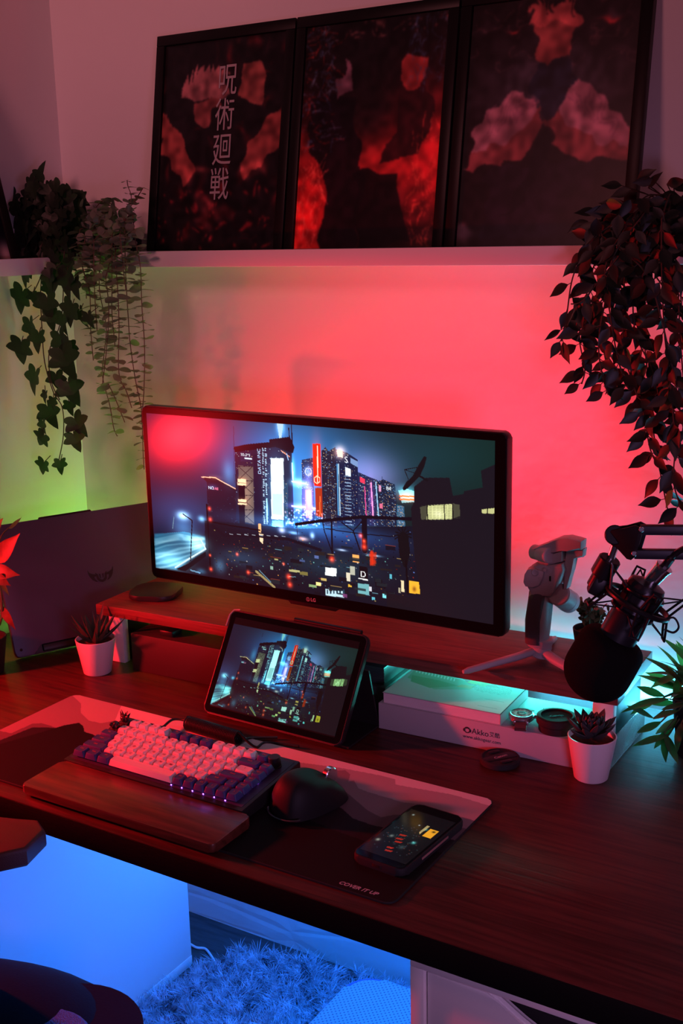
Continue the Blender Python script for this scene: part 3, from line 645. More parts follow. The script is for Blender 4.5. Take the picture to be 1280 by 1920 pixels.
# ------------------------------------------------------------------ tablet in folio case
A_ = at(379, 1336, y=.040); B_ = at(636, 1404, y=.034)
bl = Vector((-.551, .041, .0055)); brr = Vector((-.276, .034, .0055))
ux = (brr-bl).normalized(); tw = (brr-bl).length
upv = Vector((0, .092, .153)); upv = upv-ux*upv.dot(ux); th_ = .1785; up = upv.normalized(); nn = ux.cross(up)   # nn faces viewer
nn = nn if nn.y < 0 else -nn
ta = thing('tablet', 'black tablet in a folio case propped on the desk, mirroring the city picture', 'tablet')
ta.matrix_basis = mat_from(bl, ux, up, nn)
b = MB(); b.prism(rrect(0, tw, 0, th_, .012), -.0085, 0, bev=.002); b.prism(rrect(.0015, tw-.0015, .0015, th_-.0015, .011), -.0005, .0012, bev=.0004)
b.build('case_shell', mat('folio_black', (.014, .012, .013), .5), ta)
b = MB(); b.prism(rrect(.003, tw-.003, .003, th_-.003, .010), .0008, .0016); b.build('front_glass', mat('tablet_glass', (.004, .004, .004), .08), ta)
tp = Pic(420, 260, (3, 3, 4)); src = CITY.a; hh, ww, _ = src.shape
yy = np.linspace(0, 1, 260); xx = np.linspace(0, 1, 420)
v0, v1, u0, u1 = .075, .985, .065, .93
for j in range(260):
    if not v0 <= yy[j] <= v1: continue
    r0 = int((yy[j]-v0)/(v1-v0)*(hh-1)); cols_ = ((u0+xx*(u1-u0))*(ww-1)).astype(int); tp.a[j] = src[r0, cols_]*[.66, .92, .84]
mgx = .0135; tp.grid('display', (mgx, th_-.0125, .0019), (tw-2*mgx, 0, 0), (0, -(th_-.025), 0), SCREEN2, ta)
b = MB(); b.tube([(tw*.46, th_+.0035, -.005), (tw*.93, th_+.0035, -.005)], .004, 10); b.box(tw*.44, tw*.95, th_-.002, th_+.001, -.009, -.002, .0008)
b.build('pen_holder', BLACK, ta)
b = MB()     # clear arc shaped as the red lamp reflection on the screen protector edge
b.tube([(.018, th_+.001, .002), (.006, th_-.001, .002), (.0, th_-.010, .002), (-.001, th_-.03, .002)], .0013, 8); b.build('reflection_arc', mat('clear_arc', (.7, .6, .6), .15, trans=.5), ta)
tri = MB()
inv = ta.matrix_basis.inverted()
pts = [inv @ Vector(q) for q in ((-.270, .115, .105), (-.266, .042, .004), (-.268, .140, .0022), (-.548, .118, .105), (-.548, .050, .004), (-.548, .142, .0022))]
def plate(mb, quad, th):
    q = [Vector(v) for v in quad]; n = (q[1]-q[0]).cross(q[2]-q[0]).normalized()*th/2
    a = [v+n for v in q]+[v-n for v in q]; k = len(q)
    mb.raw(a, [tuple(range(k)), tuple(range(2*k-1, k-1, -1))]+[(i, i+k, (i+1) % k+k, (i+1) % k) for i in range(k)])
plate(tri, [pts[0], pts[2], pts[5], pts[3]], .003); plate(tri, [pts[2], pts[1], pts[4], pts[5]], .003)
tri.build('folio_stand', mat('folio_black', (.014, .012, .013), .5), ta)

# ------------------------------------------------------------------ desk mat
Wm, Dm = .80, .2975
cs = [(932, 1503), (138, 1303), (-90, 1435), (733, 1702)]
pc = []
for (x, y) in ((0, 0), (-Wm, 0), (-Wm, -Dm), (0, -Dm)):
    d = Vector((x, y, .003))-CAM; pc.append((640+FPX*d.dot(CR)/d.dot(CF), 960-FPX*d.dot(CU)/d.dot(CF)))
Hd = homography(pc, [(1, 0), (0, 0), (0, 1), (1, 1)])
mp = Pic(640, 238, (225, 215, 215), Hd)
g1, g2, g3, g4, g5, bk = (178, 166, 168), (140, 126, 130), (100, 88, 94), (64, 54, 60), (34, 30, 36), (15, 13, 14)
far = [(1400, 2300), (-900, 2300)]
def lay(pts, c): mp.poly([(-900, pts[0][1])]+pts+far, c)
mp.poly([(-200, 1250), (150, 1290), (228, 1322), (216, 1350), (240, 1362), (400, 1408), (565, 1430), (640, 1440), (704, 1452), (742, 1461), (742, 1471), (780, 1478), (850, 1490), (915, 1510), (1100, 1560), (1400, 2300), (-900, 2300)], g1)
mp.poly([(-200, 1250), (120, 1290), (152, 1319), (151, 1336), (166, 1351), (190, 1356), (216, 1351), (240, 1364), (400, 1415), (590, 1452), (612, 1446), (648, 1444), (657, 1452), (654, 1466), (664, 1463), (672, 1478), (690, 1485), (757, 1505), (790, 1508), (900, 1542), (1000, 1580), (1400, 2300), (-900, 2300)], g2)
mp.poly([(-200, 1330), (20, 1375), (60, 1357), (78, 1356), (110, 1366), (130, 1372), (400, 1450), (640, 1478), (655, 1490), (690, 1520), (715, 1533), (740, 1528), (800, 1530), (880, 1556), (1000, 1600), (1400, 2300), (-900, 2300)], g3)
mp.poly([(-200, 1390), (0, 1388), (60, 1364), (90, 1364), (115, 1366), (160, 1380), (400, 1470), (600, 1500), (640, 1515), (662, 1535), (700, 1548), (760, 1560), (850, 1575), (1000, 1620), (1400, 2300), (-900, 2300)], g5)
mp.poly([(-200, 1440), (-10, 1398), (60, 1378), (120, 1360), (148, 1355), (156, 1362), (158, 1372), (176, 1378), (182, 1384), (178, 1392), (240, 1440), (420, 1500), (560, 1530), (640, 1562), (720, 1590), (840, 1600), (1000, 1700), (1400, 2300), (-900, 2300)], bk)
dm = thing('desk_mat', 'large dark desk mat with pale pink layered wave pattern under keyboard', 'desk mat', (-Wm/2, -Dm/2, .0004))
b = MB(); b.prism(rrect(-Wm/2, Wm/2, -Dm/2, Dm/2, .014), 0, .0026, bev=.0008); b.build('rubber_base', MATTE, dm)
# printed cloth: rounded corners by trimming the grid
mg = mp.grid('printed_cloth', (-Wm/2+.0015, Dm/2-.0015, .0029), (Wm-.003, 0, 0), (0, -(Dm-.003), 0), attrmat('mat_cloth', .8, spec=.2), dm)
bm = bmesh.new(); bm.from_mesh(mg.data); kill = []
for v in bm.verts:
    x, y = abs(v.co.x), abs(v.co.y); rx, ry = x-(Wm/2-.014), y-(Dm/2-.014)
    if rx > 0 and ry > 0 and rx*rx+ry*ry > .0128**2: kill.append(v)
bmesh.ops.delete(bm, geom=kill, context='VERTS'); bm.to_mesh(mg.data); bm.free()
b = MB(); vs, fs = tgeo('COVER IT UP', size=.0092, extr=.0001, bold=.0002, shear=.25)
l0 = at(671, 1666, z=.003); b.raw(vs, fs, Matrix.Translation((l0.x+Wm/2, l0.y+Dm/2, .0031)))
o = b.build('lettering', mat('mat_print', (.50, .42, .42), .6), dm); o['label'] = 'pale printed lettering near the front right corner'
ZM = .0034

# ------------------------------------------------------------------ keyboard
U_ = .01905; TILT = math.radians(5.0)
KX, KY = -.6005, -.226
kb = thing('keyboard', 'compact white and navy mechanical keyboard with a rotary knob on the desk mat', 'keyboard', (KX, KY, ZM+.002), (TILT, 0, 0))
CASE = mat('keyboard_case', (.016, .015, .016), .45)
kw, kd = .330, .143
b = MB(); b.prism([(0, 0), (kd, 0), (kd, .014), (kd, .016), (0, .016)], 0, kw, Matrix(((0, 0, 1, 0), (1, 0, 0, 0), (0, 1, 0, 0), (0, 0, 0, 1))), bev=.0015)
b.prism([(.01, -.0020), (kd-.001, -.0135), (kd-.001, .001), (.01, .001)], .001, kw-.001, Matrix(((0, 0, 1, 0), (1, 0, 0, 0), (0, 1, 0, 0), (0, 0, 0, 1))), bev=.0006)
b.build('case', CASE, kb)
b = MB(); b.box(.006, kw-.006, .008, kd-.006, .016, .0166); b.build('plate', mat('switch_plate', (.05, .04, .10), .5), kb)
KWm = mat('white_keycap', (.80, .76, .75), .5, bump=.03, bscale=500); KN = mat('navy_keycap', (.045, .05, .22), .5, bump=.03, bscale=500)
LEG_R = mat('legend_red', (.35, .06, .10), .5)
def keycap(x, y, wu, row, navy, legend):
    b = MB(); w0 = wu*U_-.0010; d0 = U_-.0010; hts = [.0088, .0088, .0085, .0088, .0100, .0112]; h = hts[row]
    tl = [(-.0008), (-.0004), 0, .0004, .0010, .0016][row]
    x0, x1, y0, y1 = x+.0005, x+.0005+w0, y+.0005, y+.0005+d0; ix, iy = .0028, .0026
    ring = lambda a, bq, c_, d, z, zt, r: [(px_, py_, z+zt*(py_-y)/U_) for px_, py_ in rrect(a, bq, c_, d, r, 3)]
    R0 = ring(x0, x1, y0, y1, 0, 0, .0012); R1 = ring(x0+ix*.75, x1-ix*.75, y0+iy*.6, y1-iy*.9, h*.85, -tl, .0022)
    R2 = ring(x0+ix, x1-ix, y0+iy*.85, y1-iy*1.2, h, -tl, .0024); R3 = ring(x0+ix+.003, x1-ix-.003, y0+iy+.003, y1-iy-.003, h-.0006, -tl, .001)
    n = len(R0); V = R0+R1+R2+R3; F = []
    for k in range(3):
        for i in range(n): F.append((k*n+i, k*n+(i+1) % n, (k+1)*n+(i+1) % n, (k+1)*n+i))
    F.append(tuple(range(3*n, 4*n))); b.mi = 0; b.raw(V, F, Matrix.Translation((0, 0, .0195)), True)
    if legend:
        b.mi = 1; vs, fs = tgeo(legend, size=.0058 if len(legend) == 1 else .0042, bold=.00015)
        b.raw(vs, fs, Matrix.Translation(((x0+x1)/2-(0 if wu < 1.6 else wu*.0), (y0+y1)/2+.001, .0195+h-tl*.5-.0001)))
    return b.build('keycap', [KN, LEG_R] if navy else [KWm, LEG_R], kb)
ox, oy = .0085, .0105
GLYPH = []
def krow(r, items, x=0.):
    y = oy+r*U_+(.003 if r == 5 else 0)
    for it in items:
        if isinstance(it, (int, float)): x += it; continue
        wu, nv, lg = it
        keycap(ox+x*U_, y, wu, r, nv, lg); x += wu
krow(0, [(1.25, 1, 'Ctrl'), (1.25, 1, 'Win'), (1.25, 1, 'Alt'), (6.25, 0, ''), (1, 1, 'Alt'), (1, 1, 'Fn'), (1, 1, 'Ctl'), (1, 1, '‹'), (1, 1, '÷'), (1, 1, '›')])
krow(1, [(2.25, 1, 'Shift')]+[(1, 0, c_) for c_ in 'ZXCVBNM,./']+[(1.75, 1, 'Shift'), (1, 1, '+'), (1, 1, 'End')])
krow(2, [(1.75, 1, 'Caps')]+[(1, 0, c_) for c_ in "ASDFGHJKL;'"]+[(2.25, 1, 'Enter'), (1, 1, 'PgD')])
krow(3, [(1.5, 1, 'Tab')]+[(1, 0, c_) for c_ in 'QWERTYUIOP[]']+[(1.5, 0, '\\'), (1, 1, 'PgU')])
krow(4, [1.0]+[(1, 0, c_) for c_ in '1234567890-=']+[(2, 1, 'Back'), (1, 1, 'Home')])
krow(5, [1.25]+[(1, 0, 'F%d' % k) for k in range(1, 5)]+[.25]+[(1, 1, 'F%d' % k) for k in range(5, 9)]+[.25]+[(1, 0, 'F%d' % k) for k in range(9, 13)])
keycap(ox+14*U_, oy+5*U_+.003, 1, 5, 1, 'Del')
ART = mat('artisan_dark', (.05, .02, .02), .25, var=.5, vscale=300)
b = MB(); cx_, cy_ = ox+.5*U_, oy+4.5*U_; b.box(cx_-.008, cx_+.008, cy_-.008, cy_+.008, .0195, .026, .002); b.sphere((cx_, cy_, .029), .0075, (1, 1, .85), 8)
b.sphere((cx_-.003, cy_-.005, .032), .003, (1, 1, 1), 6); b.sphere((cx_+.004, cy_-.003, .033), .0028, (1, 1, 1), 6)
o = b.build('artisan_keycap', ART, kb); o['label'] = 'dark red sculpted round keycap'
b = MB(); cx_, cy_ = ox+.5*U_, oy+5.5*U_+.003; b.box(cx_-.008, cx_+.008, cy_-.008, cy_+.008, .0195, .026, .002)
b.sphere((cx_, cy_, .030), .006, (1.2, 1, .9), 8); b.cyl((cx_+.004, cy_, .031), (cx_+.011, cy_-.002, .036), .0034, .0018, 8)
for a_, r_ in ((-.5, .012), (.1, .013), (.6, .012), (2.6, .010)): b.cyl((cx_, cy_, .032), (cx_+r_*math.cos(a_)*.7, cy_+r_*math.sin(a_)*.4, .032+.011), .0022, .0003, 6)
for sx in (-1, 1): b.raw([(cx_, cy_, .031), (cx_+sx*.011, cy_+.004, .040), (cx_+sx*.009, cy_+.001, .032), (cx_+sx*.004, cy_-.003, .028)], [(0, 1, 2), (0, 2, 3)])
o = b.build('artisan_keycap', ART, kb); o['label'] = 'dark sculpted winged creature keycap'
b = MB(); b.lathe([(0, 0), (.0098, 0), (.0098, .0015), (.0090, .002), (.0088, .0150), (.0080, .0157), (0, .0157)], 36, Matrix.Translation((ox+15.55*U_, oy+5.5*U_+.001, .0168)))
b.build('knob', CASE, kb)
bulb('key_backlight', (KX+.225, KY+.060, ZM+.026), .004, (.45, .15, 1), .05)
GL = [('violet', (.35, .08, 1)), ('cyan', (.05, .7, 1)), ('green', (.2, 1, .1)), ('amber', (1, .35, .05))]
leds = {k: MB() for k, _ in GL}
for r in range(6):
    for c_ in range(15):
        k = 'violet' if c_ >= 9-(r > 3) else ('cyan' if c_ >= 8 else ('green' if c_ >= 6 else 'amber'))
        x = ox+(c_+1.0+(.25*r if 0 < r < 4 else .0))*U_; y = oy+r*U_+(.003 if r == 5 else 0)
        if x < kw-.012 and c_ >= (9 if r < 2 else 6) and k != 'amber': leds[k].box(x-.0007, x+.0007, y-.0004, y+.0004, .0168, .0180)
for k, c_ in GL[:3]: o = leds[k].build('backlight', mat('led_'+k, (0, 0, 0), emit=c_, es=14 if k == 'violet' else 5), kb); o['label'] = k+' key backlight'; o['kind'] = 'stuff'

# coiled cable
cc = thing('coiled_cable', 'black coiled cable lying between keyboard and tablet', 'cable')
CB = mat('cable_black', (.016, .012, .012), .4)
a0, a1 = at(352, 1352, z=.018), at(447, 1381, z=.018)
a0.z = .0145; a1.z = .0145
N = 34; ax = (a1-a0); L = ax.length; ax.normalize(); sd = Vector((-ax.y, ax.x, 0)); pts = []
for i in range(N*12+1): th = 2*PI*i/12; pts.append(a0+ax*(L*i/(N*12))+sd*.0105*math.cos(th)+Vector((0, 0, .0105*math.sin(th))))
b = MB(); b.tube(pts, .0019, 6); b.build('coil', CB, cc)
def bez(pts, n=14):
    P = [Vector(p) for p in pts]; P = [P[0]]+P+[P[-1]]; out = []
    for i in range(1, len(P)-2):
        for k in range(n):
            t = k/n; out.append(.5*((2*P[i])+(-P[i-1]+P[i+1])*t+(2*P[i-1]-5*P[i]+4*P[i+1]-P[i+2])*t*t+(-P[i-1]+3*P[i]-3*P[i+1]+P[i+2])*t**3))
    out.append(P[-2]); return out
k1 = at(298, 1372, z=.014); 
b = MB(); b.tube(bez([(k1.x, k1.y, .014), at(322, 1350, z=.014), a0+Vector((-.012, .008, 0)), a0+Vector((0, 0, .0105))]), .0021, 8); b.cyl((k1.x-.0, k1.y-.002, .014), Vector((k1.x, k1.y, .014))+(at(322, 1350, z=.014)-Vector((k1.x, k1.y, .014))).normalized()*.018, .0036)
b.build('straight_lead', CB, cc)
b = MB(); b.tube(bez([a1+Vector((0, 0, .0105)), a1+ax*.03+Vector((0, .004, -.008)), at(500, 1392, z=.004), at(560, 1400, z=.004), (-.30, .10, .004), (-.2, .13, .003)][:4]), .0021, 8); b.tube(bez([a1+Vector((0, .004, -.007)), at(470, 1384, z=.004), at(520, 1383, z=.004)]), .0021, 8)
b.build('straight_lead', CB, cc)

# wrist rest
x0, x1, y0, y1 = -.6015, -.254, -.3125, -.228
wr = MB(); wr.prism(rrect(x0, x1, y0, y1, .008), ZM+.001, .0195, bev=.002)
for v in wr.b.verts:
    if v.co.z > .01: v.co.z -= .004*(y1-v.co.y)/(y1-y0)*.6
o = wr.build('wrist_rest', RESTW); tag(o, 'dark walnut wrist rest in front of the keyboard', 'wrist rest')
# ================================================================== mouse
mo_ = thing('mouse', 'black sculpted computer mouse on the desk mat beside the keyboard', 'mouse', (-.219, -.139, ZM), (0, 0, math.radians(-13)))
b = MB(); nu, nv = 40, 28; vs = []; fs = []
for j in range(nv+1):
    v = j/nv*PI/2
    for i in range(nu):
        a = 2*PI*i/nu; cx_, sx_ = math.cos(a), math.sin(a)
        e = .62; rx = .036*(1+.10*sx_); ry = .057
        x = rx*math.copysign(abs(cx_)**e, cx_)*math.cos(v)**.42; y = ry*math.copysign(abs(sx_)**.85, sx_)*math.cos(v)**.6
        z = .046*math.sin(v)*(1-.30*(y/ry) - .25*max(0, y/ry)**2) + .006*x/.037*(-1)
        if cx_ < -.1 and v < .9 and y < .030: x -= .020*(-cx_)*(1-v/.9)**1.2*(1-((y+.012)/.05)**2 if abs(y+.012) < .05 else 0)
        vs.append((x, y, max(z, 0.0)+.001))
for j in range(nv):
    for i in range(nu): fs.append((j*nu+i, j*nu+(i+1) % nu, (j+1)*nu+(i+1) % nu, (j+1)*nu+i))
fs.append(tuple(range(nu))[::-1]); b.raw(vs, fs, None, True); bmesh.ops.remove_doubles(b.b, verts=b.b.verts, dist=1e-5)
b.build('shell', mat('mouse_body', (.010, .010, .011), .6, spec=.3, bump=.05, bscale=600), mo_)
b = MB(); b.cyl((.004-.005, .036, .034), (.004+.005, .036, .034), .0115); b.build('scroll_wheel', CHROME, mo_)
b = MB(); b.cyl((-.034, .000, .028), (-.026, .000, .030), .009); b.build('thumb_wheel', mat('dark_metal', (.2, .2, .2), .3, 1.), mo_)
b = MB(); b.tube([(.034*math.cos(a)*1.02, -.060+.036*(1+math.sin(a))*.55-.0015, .0075+.004*math.sin(a+.4)) for a in np.linspace(PI*1.12, PI*1.88, 14)], .0016, 6); b.build('silver_edge', CHROME, mo_)

# ================================================================== phone
p1 = Vector((-.093, -.2385, 0)); p2 = Vector((-.0150, -.2435, 0)); ux = (p2-p1).normalized(); uy = Vector((-ux.y, ux.x, 0))
ph = thing('phone', 'dark smartphone in a black case lying on the right end of the desk mat', 'phone'); ph.matrix_basis = mat_from((p1.x, p1.y, ZM+.0002), ux, uy, Vector((0, 0, 1)))
pw, pl = .078, .158
b = MB(); b.prism(rrect(0, pw, 0, pl, .012), 0, .0115, bev=.003); b.build('case_shell', MATTE, ph)
b = MB(); b.prism(rrect(.0022, pw-.0022, .0022, pl-.0022, .010), .0105, .0119); b.build('front_glass', mat('tablet_glass', (.004, .004, .004), .08), ph)
pp = Pic(120, 220, (7, 9, 12)); rs = np.random.RandomState(3)
pp.glow(.4, .5, 60, 60, (4, 16, 18), .8)
for x, y, r, c_ in ((.47, .26, 2, (230, 230, 240)), (.16, .10, 3, (180, 200, 190)), (.24, .60, 5, (120, 120, 110)), (.10, .74, 5, (170, 170, 150)), (.72, .60, 5, (90, 200, 190)), (.62, .74, 7, (50, 60, 60)), (.44, .72, 3, (40, 30, 30)), (.66, .30, 4, (60, 160, 150))): pp.glow(x, y, r, r*1.2, c_, .8)
pp.poly([(.72, .26), (.90, .26), (.90, .43), (.72, .43)], (235, 160, 40)); pp.glow(.83, .30, 4, 4, (-200, -130, -30), .9); pp.poly([(.60, .22), (.66, .22), (.65, .42), (.60, .38)], (205, 180, 120), .8)
for x, y in ((.36, .60), (.40, .66), (.38, .80), (.42, .86), (.34, .52)): pp.poly([(x, y), (x+.14, y-.01), (x+.12, y+.02), (x, y+.03)], (190, 40, 24), .8)
for k in range(60): x, y = .08+.85*rs.rand(), .3+.6*rs.rand(); pp.glow(x, y, 1.4, 1.4, [(60, 80, 80), (120, 50, 30), (60, 60, 80)][k % 3], .8)
pp.grid('display', (.0045, pl-.020, .0121), (pw-.009, 0, 0), (0, -(pl-.034), 0), SCREEN2, ph)
b = MB(); b.prism(rrect(pw/2-.0065, pw/2+.0065, -.0004, .0006, .0004, 2), .004, .008); b.build('charging_port', CHROME, ph)
b = MB(); b.box(pw-.0004, pw+.0008, .045, .110, .0045, .0075, .0004); b.build('side_buttons', mat('red_lit_trim', (.35, .18, .16), .35), ph)  # red lamplight is put into the button colour

# ================================================================== things below the riser
def rbox(name, label, x0, x1, y0, y1, z0, z1, m, rz, cat='box', bev=.001):
    cx_, cy_ = (x0+x1)/2, (y0+y1)/2; b = MB(); w_, d_ = (x1-x0)/2, (y1-y0)/2
    b.box(-w_, w_, -d_, d_, 0, z1-z0, bev); o = b.build(name, m); place(o, cx_, cy_, z0, rz); tag(o, label, cat); return o
CARD = mat('white_card', (.44, .43, .46), .6, bump=.02, bscale=300)
bx = thing('keyboard_box', 'long white box with dark logo lettering under the riser', 'box', (-.107, .205, .0003), (0, 0, RZ))
b = MB(); b.box(-.162, .162, -.062, .064, 0, .044, .001); b.build('box_body', CARD, bx)
b = MB()
for k in range(7): b.mi = 0; b.lathe([(0, 0), (.006+.003*(k % 3), 0), (.006+.003*(k % 3), .0003), (0, .0003)], 5+k % 3, Matrix.Translation((-.02+.028*k, .02+.012*math.sin(k*2), .0441)) @ Matrix.Diagonal((1.3, .7, 1, 1)))
b.build('printed_pattern', mat('pale_blue_print', (.35, .38, .45), .6), bx)
FM = Matrix(((1, 0, 0, 0), (0, 0, -1, 0), (0, 1, 0, 0), (0, 0, 0, 1)))
b = MB(); T_ = lambda x, z: Matrix.Translation((x, -.0622, z)) @ R90
vs, fs = tgeo('Akko', size=.013, extr=.0001); b.raw(vs, fs, T_(.013, .027)); vs, fs = text_geo('艾酷', .0088, cjk=True, extr=.0001); b.raw(vs, fs, T_(.0365, .0272))
vs, fs = tgeo('www.akkogear.com', size=.0078, extr=.0001); b.raw(vs, fs, T_(.0155, .0165))
b.lathe([(.0052, 0), (.0052, .0003), (.0036, .0003), (.0036, 0)], 20, T_(-.0085, .0275)); b.sphere((-.0135, -.0622, .027), .0019, (1, .15, 1.5), 6); b.sphere((-.0035, -.0622, .027), .0019, (1, .15, 1.5), 6)
b.prism([(-.0115, .029), (-.0085, .0325), (-.0055, .029), (-.0085, .030)], -.0004, .0002, Matrix.Translation((0, -.0622, 0)) @ R90)
o = b.build('lettering', INK, bx); o['label'] = 'dark logo with web address lettering'
# book on it
bk_ = thing('book', 'white paperback with printed map cover lying on the long white box', 'book', (-.162, .203, .0446), (0, 0, RZ))
w_, d_ = .100, .0605
b = MB(); b.box(-w_+.001, w_-.001, -d_+.0012, d_, .0009, .0171); b.build('page_block', mat('paper_pages', (.72, .66, .68), .8, bump=.5, bscale=20, stretch=(1, 1, 90)), bk_)
b = MB(); b.box(-w_, w_, -d_, d_, 0, .0009); b.box(-w_, w_, -d_, d_, .0171, .0180); b.box(w_-.001, w_, -d_, d_, 0, .018); b.build('cover', CARD, bk_)
cv = Pic(200, 120, (196, 200, 198)); rs = np.random.RandomState(8)
cv.poly([(.02, .12), (.30, .10), (.62, .20), (.60, .42), (.34, .62), (.22, .48), (.04, .40)], (150, 185, 160)); cv.poly([(.05, .28), (.3, .3), (.5, .36), (.3, .6), (.1, .5)], (120, 170, 130))
cv.poly([(.40, 0), (.7, 0), (.8, .2), (.55, .25)], (190, 120, 110)); cv.poly([(.55, .05), (.72, .08), (.68, .25), (.52, .2)], (205, 190, 80)); cv.poly([(.5, .3), (.62, .28), (.6, .4), (.48, .4)], (210, 170, 110))
for k in range(13): cv.line([(.04+.03*k, .08+.006*k), (.055+.03*k, .16+.006*k)], 2, (235, 240, 235))
for k in range(8):
    xs = np.linspace(.60, .92, 24); cv.line([(x, .16+.035*k+.012*math.sin(x*90)) for x in xs if ((x-.76)/.17)**2+((.16+.035*k-.28)/.17)**2 < 1] or [(.7, .2), (.71, .2)], 1.2, (90, 80, 84))
cv.line([(.78, .62), (.94, .62), (.94, .86), (.78, .86), (.78, .62)], 1, (60, 80, 90)); cv.line([(.86, .62), (.86, .86)], 1, (60, 80, 90))
cv.grid('cover_print', (-w_+.001, d_-.001, .01815), (2*w_-.002, 0, 0), (0, -2*d_+.002, 0), attrmat('printed_cover', .4), bk_)
# watch
wt = thing('wristwatch', 'round wristwatch with pale green dial resting on the long white box', 'watch', (-.0350, .1700, .0446), (0, 0, RZ+.3))
WS = mat('watch_steel', (.5, .5, .5), .3, .9)
b = MB(); b.lathe([(0, .006), (.016, .006), (.0195, .009), (.0195, .015), (.017, .0175), (.0155, .0172)], 40); b.cyl((.019, 0, .012), (.024, 0, .012), .003)
for sy in (-1, 1):
    for sx in (-1, 1): b.box(sx*.0095-.002, sx*.0095+.002, sy*.019-.004, sy*.019+.004, .007, .013, .001)
b.build('watch_case', WS, wt)
b = MB(); b.lathe([(0, .0168), (.0155, .0168)], 40); b.build('dial', mat('dial_green', (.45, .75, .68), .35), wt)
b = MB()
for k in range(12): a = k*PI/6; b.box(-.0006, .0006, .0115, .0145, .0169, .0173, M=Matrix.Rotation(a, 4, 'Z'))
b.box(-.0006, .0006, -.002, .009, .0173, .0176, M=Matrix.Rotation(.9, 4, 'Z')); b.box(-.0005, .0005, -.002, .013, .0176, .0179, M=Matrix.Rotation(-1.1, 4, 'Z')); b.lathe([(.004, .0169), (.0055, .0172), (.007, .0169)], 20)
b.build('markers', INK, wt)
b = MB(); 
for sy in (-1, 1):
    pr = [(0, sy*.021, .010), (0, sy*.026, .009), (0, sy*.031, .005), (0, sy*.030, .001), (0, sy*.022, .0006), (0, sy*.010, .0006)]
    for (a, b_) in zip(pr, pr[1:]): plate(b, [(-.0085, a[1], a[2]+.0004), (.0085, a[1], a[2]+.0004), (.0085, b_[1], b_[2]+.0004), (-.0085, b_[1], b_[2]+.0004)], .0018)
b.build('strap', mat('watch_strap', (.12, .04, .04), .6), wt)
# lens caps
lc = thing('lens_cap', 'deep round black rear lens cap on the right end of the long white box', 'lens cap', (.0195, .1745, .0446), (0, 0, .2))
b = MB(); b.lathe([(0, 0), (.0265, 0), (.0268, .010), (.0300, .013), (.0305, .019), (.0295, .0225), (.026, .0235), (.0235, .0235), (.0228, .0218), (0, .0218)], 48)
b.build('cap_body', MATTE, lc)
b = MB(); vs, fs = tgeo('Canon', size=.008, extr=.0002, bold=.0001); b.raw(vs, fs, Matrix.Translation((0, .0, .0221)) @ Matrix.Rotation(.5, 4, 'Z')); b.build('lettering', BLACK, lc)
lc2 = thing('lens_cap', 'flat black front lens cap lying on the desk before the white box', 'lens cap', (-.0455, .1155, .0003), (0, 0, -.6))
b = MB(); b.lathe([(0, 0), (.0285, 0), (.030, .0015), (.030, .0085), (.0285, .010), (.0265, .0102), (.0262, .0092), (0, .0092)], 56); b.build('cap_body', MATTE, lc2)
b = MB(); b.prism([(-.007, -.026), (.007, -.026), (.010, .026), (-.010, .026)], .0092, .0098, bev=.0002)
for sx in (-1, 1): b.prism(rrect(sx*.018-.004, sx*.018+.004, -.010, .010, .0035), .0092, .0105, bev=.0004)
b.build('pinch_grips', BLACK, lc2)
b = MB(); vs, fs = tgeo('Canon', size=.0085, extr=.0001, bold=.0002); b.raw(vs, fs, Matrix.Translation((0, .001, .0099)) @ Matrix.Rotation(PI/2+.1, 4, 'Z')); o = b.build('lettering', mat('grey_print', (.35, .32, .33), .5), lc2); o['label'] = 'pale grey lettering'
# clear cover near right leg
cvr = MB(); cvr.box(.1040, .1052, .172, .335, .0004, .046, .0004); cvr.box(.1010, .1052, .172, .335, .0004, .0016)
cvr.tube([(.1052, .172, .0016), (.1052, .335, .0016)], .0008, 6); cvr.tube([(.1045, .172, .0016), (.1045, .172, .045)], .0007, 6)
cvr.tube([(.088, .165, .03), (.096, .160, .034), (.1025, .170, .036)], .0022, 6)
o = cvr.build('dust_cover', mat('clear_plastic', (.55, .56, .60), .12, trans=.75)); tag(o, 'clear plastic dust cover standing at the riser\'s right leg behind a pot', 'plastic cover')
# dark boxes
rbox('storage_box', 'long dark box lying under the left half of the riser', -.795, -.40, .150, .30, .0003, .072, mat('dark_red_card', (.035, .018, .016), .6, bump=.05, bscale=300), RZ)
o = rbox('cable_hub', 'small black hub on top of the dark box under the riser', -.735, -.705, .155, .185, .0725, .084, BLACK, RZ, 'hub', .003)
rbox('equipment_box', 'black ribbed box under the riser behind the tablet\'s right edge', -.375, -.288, .19, .31, .0003, .045, mat('dark_teal_box', (.04, .06, .06), .5), RZ)
b = MB(); b.box(-.040, .040, -.05, .05, 0, .030, .002)
for k in range(5): b.box(-.041, .041, -.0508, -.049, .004+.005*k, .006+.005*k, .0003)
o = b.build('equipment_box', mat('dark_teal_box2', (.03, .05, .05), .35)); place(o, -.335, .25, .0455, RZ); tag(o, 'smaller dark box stacked on the black box behind the tablet', 'box')

